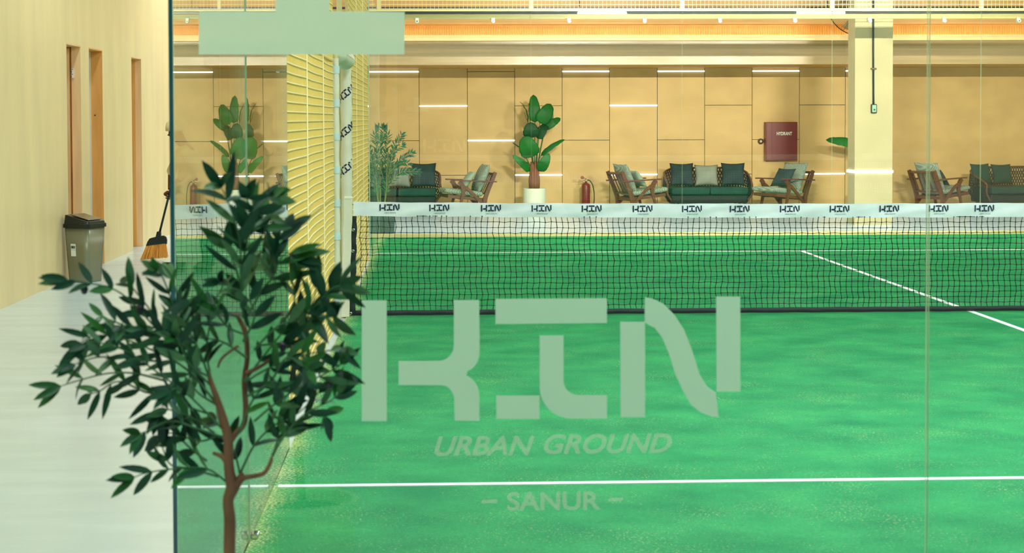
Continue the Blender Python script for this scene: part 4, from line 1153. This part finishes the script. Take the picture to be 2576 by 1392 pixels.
# ------------------------------------------------------------------ waste bin
bf_ = flo(216, 712)
by = bf_.y+.17
t = thing('waste_bin', 'silver-grey waste bin with slanted black lid against the left wall', 'waste bin', (at(214, 640, by).x, by, 0), math.radians(-24))
def rrect(hx, hy, r, n=6):
    out = []
    for cx_, cy_, a0 in ((hx-r, hy-r, 0), (-hx+r, hy-r, 90), (-hx+r, -hy+r, 180), (hx-r, -hy+r, 270)):
        for i in range(n+1):
            a_ = math.radians(a0+90*i/n); out.append((cx_+r*math.cos(a_), cy_+r*math.sin(a_)))
    return out
def loft(mb, secs):
    """secs: list of (hx,hy,r,zfunc)"""
    rings = []
    for hx, hy, r, zf in secs:
        q = rrect(hx, hy, r); rings.append([(x, y, zf(x, y) if callable(zf) else zf) for x, y in q])
    n = len(rings[0]); o = len(mb.v)
    for rg in rings: mb.v += rg
    for i in range(len(rings)-1):
        for k in range(n):
            k2 = (k+1) % n; mb.f.append((o+i*n+k, o+i*n+k2, o+(i+1)*n+k2, o+(i+1)*n+k)); mb.mi.append(0)
    mb.f.append(tuple(o+k for k in reversed(range(n)))); mb.f.append(tuple(o+(len(rings)-1)*n+k for k in range(n))); mb.mi += [0, 0]
    return mb
Hb = .545
loft(MB(), [(.115, .13, .045, .0), (.118, .134, .05, .01), (.128, .150, .05, .25), (.140, .168, .05, Hb)]).build('body', M['binbody'], t, smooth=True)
zt_ = lambda x, y: Hb+.118-.26*(x+.14) if x > -.10 else Hb+.118-.010
loft(MB(), [(.152, .178, .05, Hb-.015), (.152, .178, .05, Hb+.02), (.144, .170, .05, Hb+.022), (.138, .160, .05, zt_)]).build('lid', M['binlid'], t, smooth=False)
zq = lambda x, y: Hb+.122-.26*(x+.14)
fb = MB(); fb.add([(-.085, -.115, zq(-.085, 0)), (.115, -.115, zq(.115, 0)), (.115, .115, zq(.115, 0)), (-.085, .115, zq(-.085, 0)), (-.085, -.115, zq(-.085, 0)+.008), (.115, -.115, zq(.115, 0)+.008), (.115, .115, zq(.115, 0)+.008), (-.085, .115, zq(-.085, 0)+.008)],
    [(0, 3, 2, 1), (4, 5, 6, 7), (0, 1, 5, 4), (1, 2, 6, 5), (2, 3, 7, 6), (3, 0, 4, 7)])
fb.build('flap', M['flap'], t, bevel=.004)
sk = MB(); tilt = .035/.25
for (z0_, z1_) in ((.255, .315), (.318, .375)):
    for_y = lambda z: -(.130+(z)*.0695)-.0035
    sk.add([(-.055, for_y(z0_), z0_), (.0, for_y(z0_), z0_), (.0, for_y(z1_), z1_), (-.055, for_y(z1_), z1_), (-.055, for_y(z0_)+.002, z0_), (.0, for_y(z0_)+.002, z0_), (.0, for_y(z1_)+.002, z1_), (-.055, for_y(z1_)+.002, z1_)],
           [(0, 1, 2, 3), (7, 6, 5, 4), (0, 4, 5, 1), (1, 5, 6, 2), (2, 6, 7, 3), (3, 7, 4, 0)])
st = sk.build('sticker', M['white'], t)
pk = MB(); y_ = -(.130+.345*.0695)-.0045
pk.box((-.052, y_-.0006, .33), (-.005, y_, .356)); pk.build('picture_block', M['greyprint'], st)
pk = MB(); pk.box((-.036, y_-.0014, .334), (-.026, y_-.0007, .354)); pk.build('picture_mark', M['blackpl'], st)

# ------------------------------------------------------------------ broom, dustpan, cleaner
YBm = flo(390, 655).y
def BP(px, py, dy=0): return at(px, py, YBm+dy)
O = BP(390, 655); O.z = 0
t = thing('broom', 'broom with orange bristles and black handle held by the cleaner', 'broom', O)
def crop2(x, y): return 330+x/4.217, 390+y/4.217
def flat(name, poly, m, th, par, y0=0, loc=None, **k):
    mb = MB(); P3 = [BP(*crop2(*p))-O for p in poly]; n_ = len(P3)
    a_ = [p+Vector((0, y0-th/2, 0)) for p in P3]; b_ = [p+Vector((0, y0+th/2, 0)) for p in P3]
    mb.add(a_+b_, [tuple(range(n_)), tuple(range(2*n_-1, n_-1, -1))]+[(i, n_+i, n_+(i+1) % n_, (i+1) % n_) for i in range(n_)])
    return mb.build(name, m, par, fixn=True, **k)
flat('broom_head', [(157, 966), (175, 920), (198, 885), (262, 868), (275, 812), (318, 810), (318, 858), (345, 855), (372, 870), (382, 905), (380, 948), (365, 938)], M['blackpl'], .055, t, bevel=.006)
br = MB()
rg = random.Random(5)
for k in range(300):
    u = rg.random(); v = rg.uniform(-1, 1)
    a_ = BP(*crop2(165+200*u, 965-28*u))-O; e = BP(*crop2(98+288*u+rg.uniform(-5, 5), 1112-22*u+rg.uniform(-12, 6)))-O
    e.z = max(.004, e.z)
    br.bar(a_+Vector((0, v*.02, .012)), e+Vector((0, v*.035, 0)), .0035)
br.build('bristles', M['bristle'], t)
pt = BP(*crop2(300, 812))-O; ph = BP(*crop2(398, 432))-O; tp = pt+(ph-pt)*1.35
MB().tube([pt-Vector((0, 0, .02)), tp], .0125, 10).build('handle', M['steeldark'], t, smooth=True)
pole_top = O+tp; hand_pt = O+ph
dp = flo(436, 684)
t = thing('dustpan', 'black dustpan on the floor behind the corner glass edge', 'dustpan', (dp.x, dp.y, 0))
mb = MB(); mb.add([(-.13, -.1, .003), (.13, -.1, .003), (.12, .12, .03), (-.12, .12, .03), (-.13, -.1, .008), (.13, -.1, .008), (.12, .12, .036), (-.12, .12, .036)], [(0, 3, 2, 1), (4, 5, 6, 7), (0, 1, 5, 4), (1, 2, 6, 5), (2, 3, 7, 6), (3, 0, 4, 7)])
mb.bar((-.13, -.1, .02), (-.12, .12, .06), .006, .05).bar((.13, -.1, .02), (.12, .12, .06), .006, .05).bar((-.12, .12, .06), (.12, .12, .06), .006, .06)
mb.build('pan', M['blackpl'], t)
MB().tube([(0, .12, .07), (0, .26, .10)], .012, 8).build('pan_handle', M['blackpl'], t, smooth=True)

def skin_body(name, verts, edges, m, parent, root=0, sub=2, loc=None):
    """verts: (x,y,z,rx,ry)"""
    me = bpy.data.meshes.new(name); me.from_pydata([v[:3] for v in verts], edges, []); me.materials.append(m)
    o = bpy.data.objects.new(name, me); COL.objects.link(o); o.parent = parent
    md = o.modifiers.new('skin', 'SKIN'); md.use_smooth_shade = True; md.branch_smoothing = .6
    for i, v in enumerate(verts):
        sv = me.skin_vertices[0].data[i]; sv.radius = (v[3], v[4] if len(v) > 4 else v[3]); sv.use_root = (i == root)
    s_ = o.modifiers.new('sub', 'SUBSURF'); s_.levels = sub; s_.render_levels = sub
    return o
# cleaner: stands behind the side glass, bent towards the broom
hw = hand_pt
feet = flo(512, 688)
P0 = Vector((feet.x, feet.y+.15, 0))
t = thing('person', 'person in cream shirt and dark trousers bending over a broom behind the glass', 'person', P0)
H = lambda px, py, dy=0: at(px, py, P0.y+dy)-P0
hip = Vector((.03, .0, .88)); 
hand = hw-P0+Vector((.012, 0, .02)); hand2 = pole_top-P0-Vector((0, 0, .03))
chest = Vector((-.12, 0, 1.20)); neck = Vector((-.22, 0, 1.33)); head = Vector((-.29, .0, 1.42))
elb = Vector((hand.x+.015, hand.y+.02, hand.z+.245)); sh1 = Vector((-.20, -.17, 1.25)); sh2 = Vector((-.16, .17, 1.25))
elb2 = hand2.lerp(sh2, .5)+Vector((0, .05, -.10))
V = [(*hip, .085, .08), (*(hip.lerp(chest, .5)), .08, .075), (*chest, .085, .08), (*neck, .050), (*head, .078, .082), (head.x-.025, head.y, head.z+.085, .07),
     (*sh1, .048), (*elb, .038), (*(elb.lerp(hand, .85)), .026), (*sh2, .048), (*elb2, .038), (*(elb2.lerp(hand2, .85)), .026),
     (hip.x, -.085, .80, .065), (hip.x+.0, -.10, .47, .058), (hip.x+.03, -.10, .09, .040), (hip.x-.10, -.10, .045, .036),
     (hip.x, .085, .80, .065), (hip.x-.05, .11, .47, .058), (hip.x-.02, .12, .09, .040), (hip.x-.15, .12, .045, .036)]
E_ = [(0, 1), (1, 2), (2, 3), (3, 4), (4, 5), (2, 6), (6, 7), (7, 8), (2, 9), (9, 10), (10, 11), (0, 12), (12, 13), (13, 14), (14, 15), (0, 16), (16, 17), (17, 18), (18, 19)]
body = skin_body('body', V, E_, M['skin'], t)
# shirt with sleeves to the elbow, trousers, shoes, cap
def grow(v, k): return (*v[:3], v[3]*k, (v[4] if len(v) > 4 else v[3])*k)
mid = hip.lerp(chest, .5)
up_ = (chest-hip).normalized()
SV = [(*(hip-up_*.05), .150, .125), (*(hip+up_*.03), .150, .125), (*mid, .150, .125), (*chest, .155, .135), (*(chest.lerp(neck, .6)), .085),
      (*sh1, .078), (*(sh1.lerp(elb, .5)), .064), (*(sh1.lerp(elb, .98)), .060), (*sh2, .078), (*(sh2.lerp(elb2, .5)), .064), (*(sh2.lerp(elb2, .98)), .060)]
skin_body('shirt', SV, [(0, 1), (1, 2), (2, 3), (3, 4), (3, 5), (5, 6), (6, 7), (3, 8), (8, 9), (9, 10)], M['shirt'], t)
TV = [(hip.x, 0, .93, .125, .11), (hip.x, 0, .86, .125, .11), (hip.x, -.085, .76, .090), (hip.x, -.10, .47, .074), (hip.x+.03, -.10, .11, .062), (hip.x+.03, -.10, .06, .062), (hip.x, .085, .76, .090), (hip.x-.05, .11, .47, .074), (hip.x-.02, .12, .11, .062), (hip.x-.02, .12, .06, .062)]
skin_body('trousers', TV, [(0, 1), (1, 2), (2, 3), (3, 4), (4, 5), (1, 6), (6, 7), (7, 8), (8, 9)], M['trousers'], t)
for k, (ax, ay) in enumerate(((hip.x+.03, -.10), (hip.x-.02, .12))):
    skin_body('shoe', [(ax+.03, ay, .045, .045, .042), (ax-.06, ay, .04, .044, .038), (ax-.15, ay, .034, .038, .030)], [(0, 1), (1, 2)], M['shoe'], t)
MB().lathe([(.094, -.01), (.096, .03), (.085, .075), (.05, .1), (0, .108)], (head.x-.008, head.y, head.z+.045), 24).build('cap', M['shirt'], t, smooth=True)
fx = MB()
for sy in (-1, 1): fx.lathe([(0, 0), (.008, -.002), (.010, -.01), (.006, -.014), (0, -.015)], (head.x-.046, head.y+sy*.026, head.z+.03), 10, 'x')
fx.build('eyes', M['blackpl'], body, smooth=True)
MB().tube([(head.x-.050, head.y, head.z+.025), (head.x-.074, head.y, head.z-.008), (head.x-.048, head.y, head.z-.014)], [.006, .012, .008], 8).build('nose', M['skin'], body, smooth=True)
MB().tube([(head.x-.046, head.y-.02, head.z-.034), (head.x-.056, head.y, head.z-.036), (head.x-.046, head.y+.02, head.z-.034)], .0045, 6).build('mouth', M['gauge'], body, smooth=True)
for sy in (-1, 1): MB().lathe([(0, -.012), (.02, -.008), (.024, 0), (.018, .008), (0, .01)], (head.x+.005, head.y+sy*.062, head.z+.02), 12, 'y').build('ear', M['skin'], body, smooth=True)
# hands wrapped round the handle
axis = (ph-pt).normalized()
def make_hand(c, el, s=1):
    """palm plus five fingers curled round the pole"""
    d = (c-el).normalized(); ax = axis
    back = (d-ax*d.dot(ax)).normalized()          # from arm towards the pole, square to it
    sd = ax.cross(back).normalized()
    pc = c-back*.030
    vs = [(*(el.lerp(c, .82)), .024, .020), (*(pc-back*.03+ax*.005), .026, .018), (*(pc-ax*.012), .034, .017)]; es = [(0, 1), (1, 2)]
    o = skin_body('hand', vs, es, M['skin'], t)
    for k in range(4):
        oo = ax*(.030-.021*k); L_ = (.95, 1.05, 1.0, .82)[k]; r_ = .026*L_
        pts = []
        for a_ in (200, 150, 95, 40, -10):
            ra = math.radians(a_); pts.append(c+oo+(back*math.cos(ra)+sd*s*math.sin(ra))*r_)
        MB().tube(smooth_pts([tuple(p) for p in pts], 3), [.0088]*6+[.0082]*4+[.0075]*2+[.006], 8).build('finger', M['skin'], o, smooth=True)
    pts = [pc-back*.01+ax*.03, c+ax*.045-sd*s*.018, c+ax*.05+back*.012-sd*s*.022]
    MB().tube([tuple(p) for p in pts], [.011, .0098, .007], 8).build('thumb', M['skin'], o, smooth=True)
make_hand(hw-P0, elb); make_hand(pole_top-P0-axis*.04, elb2)
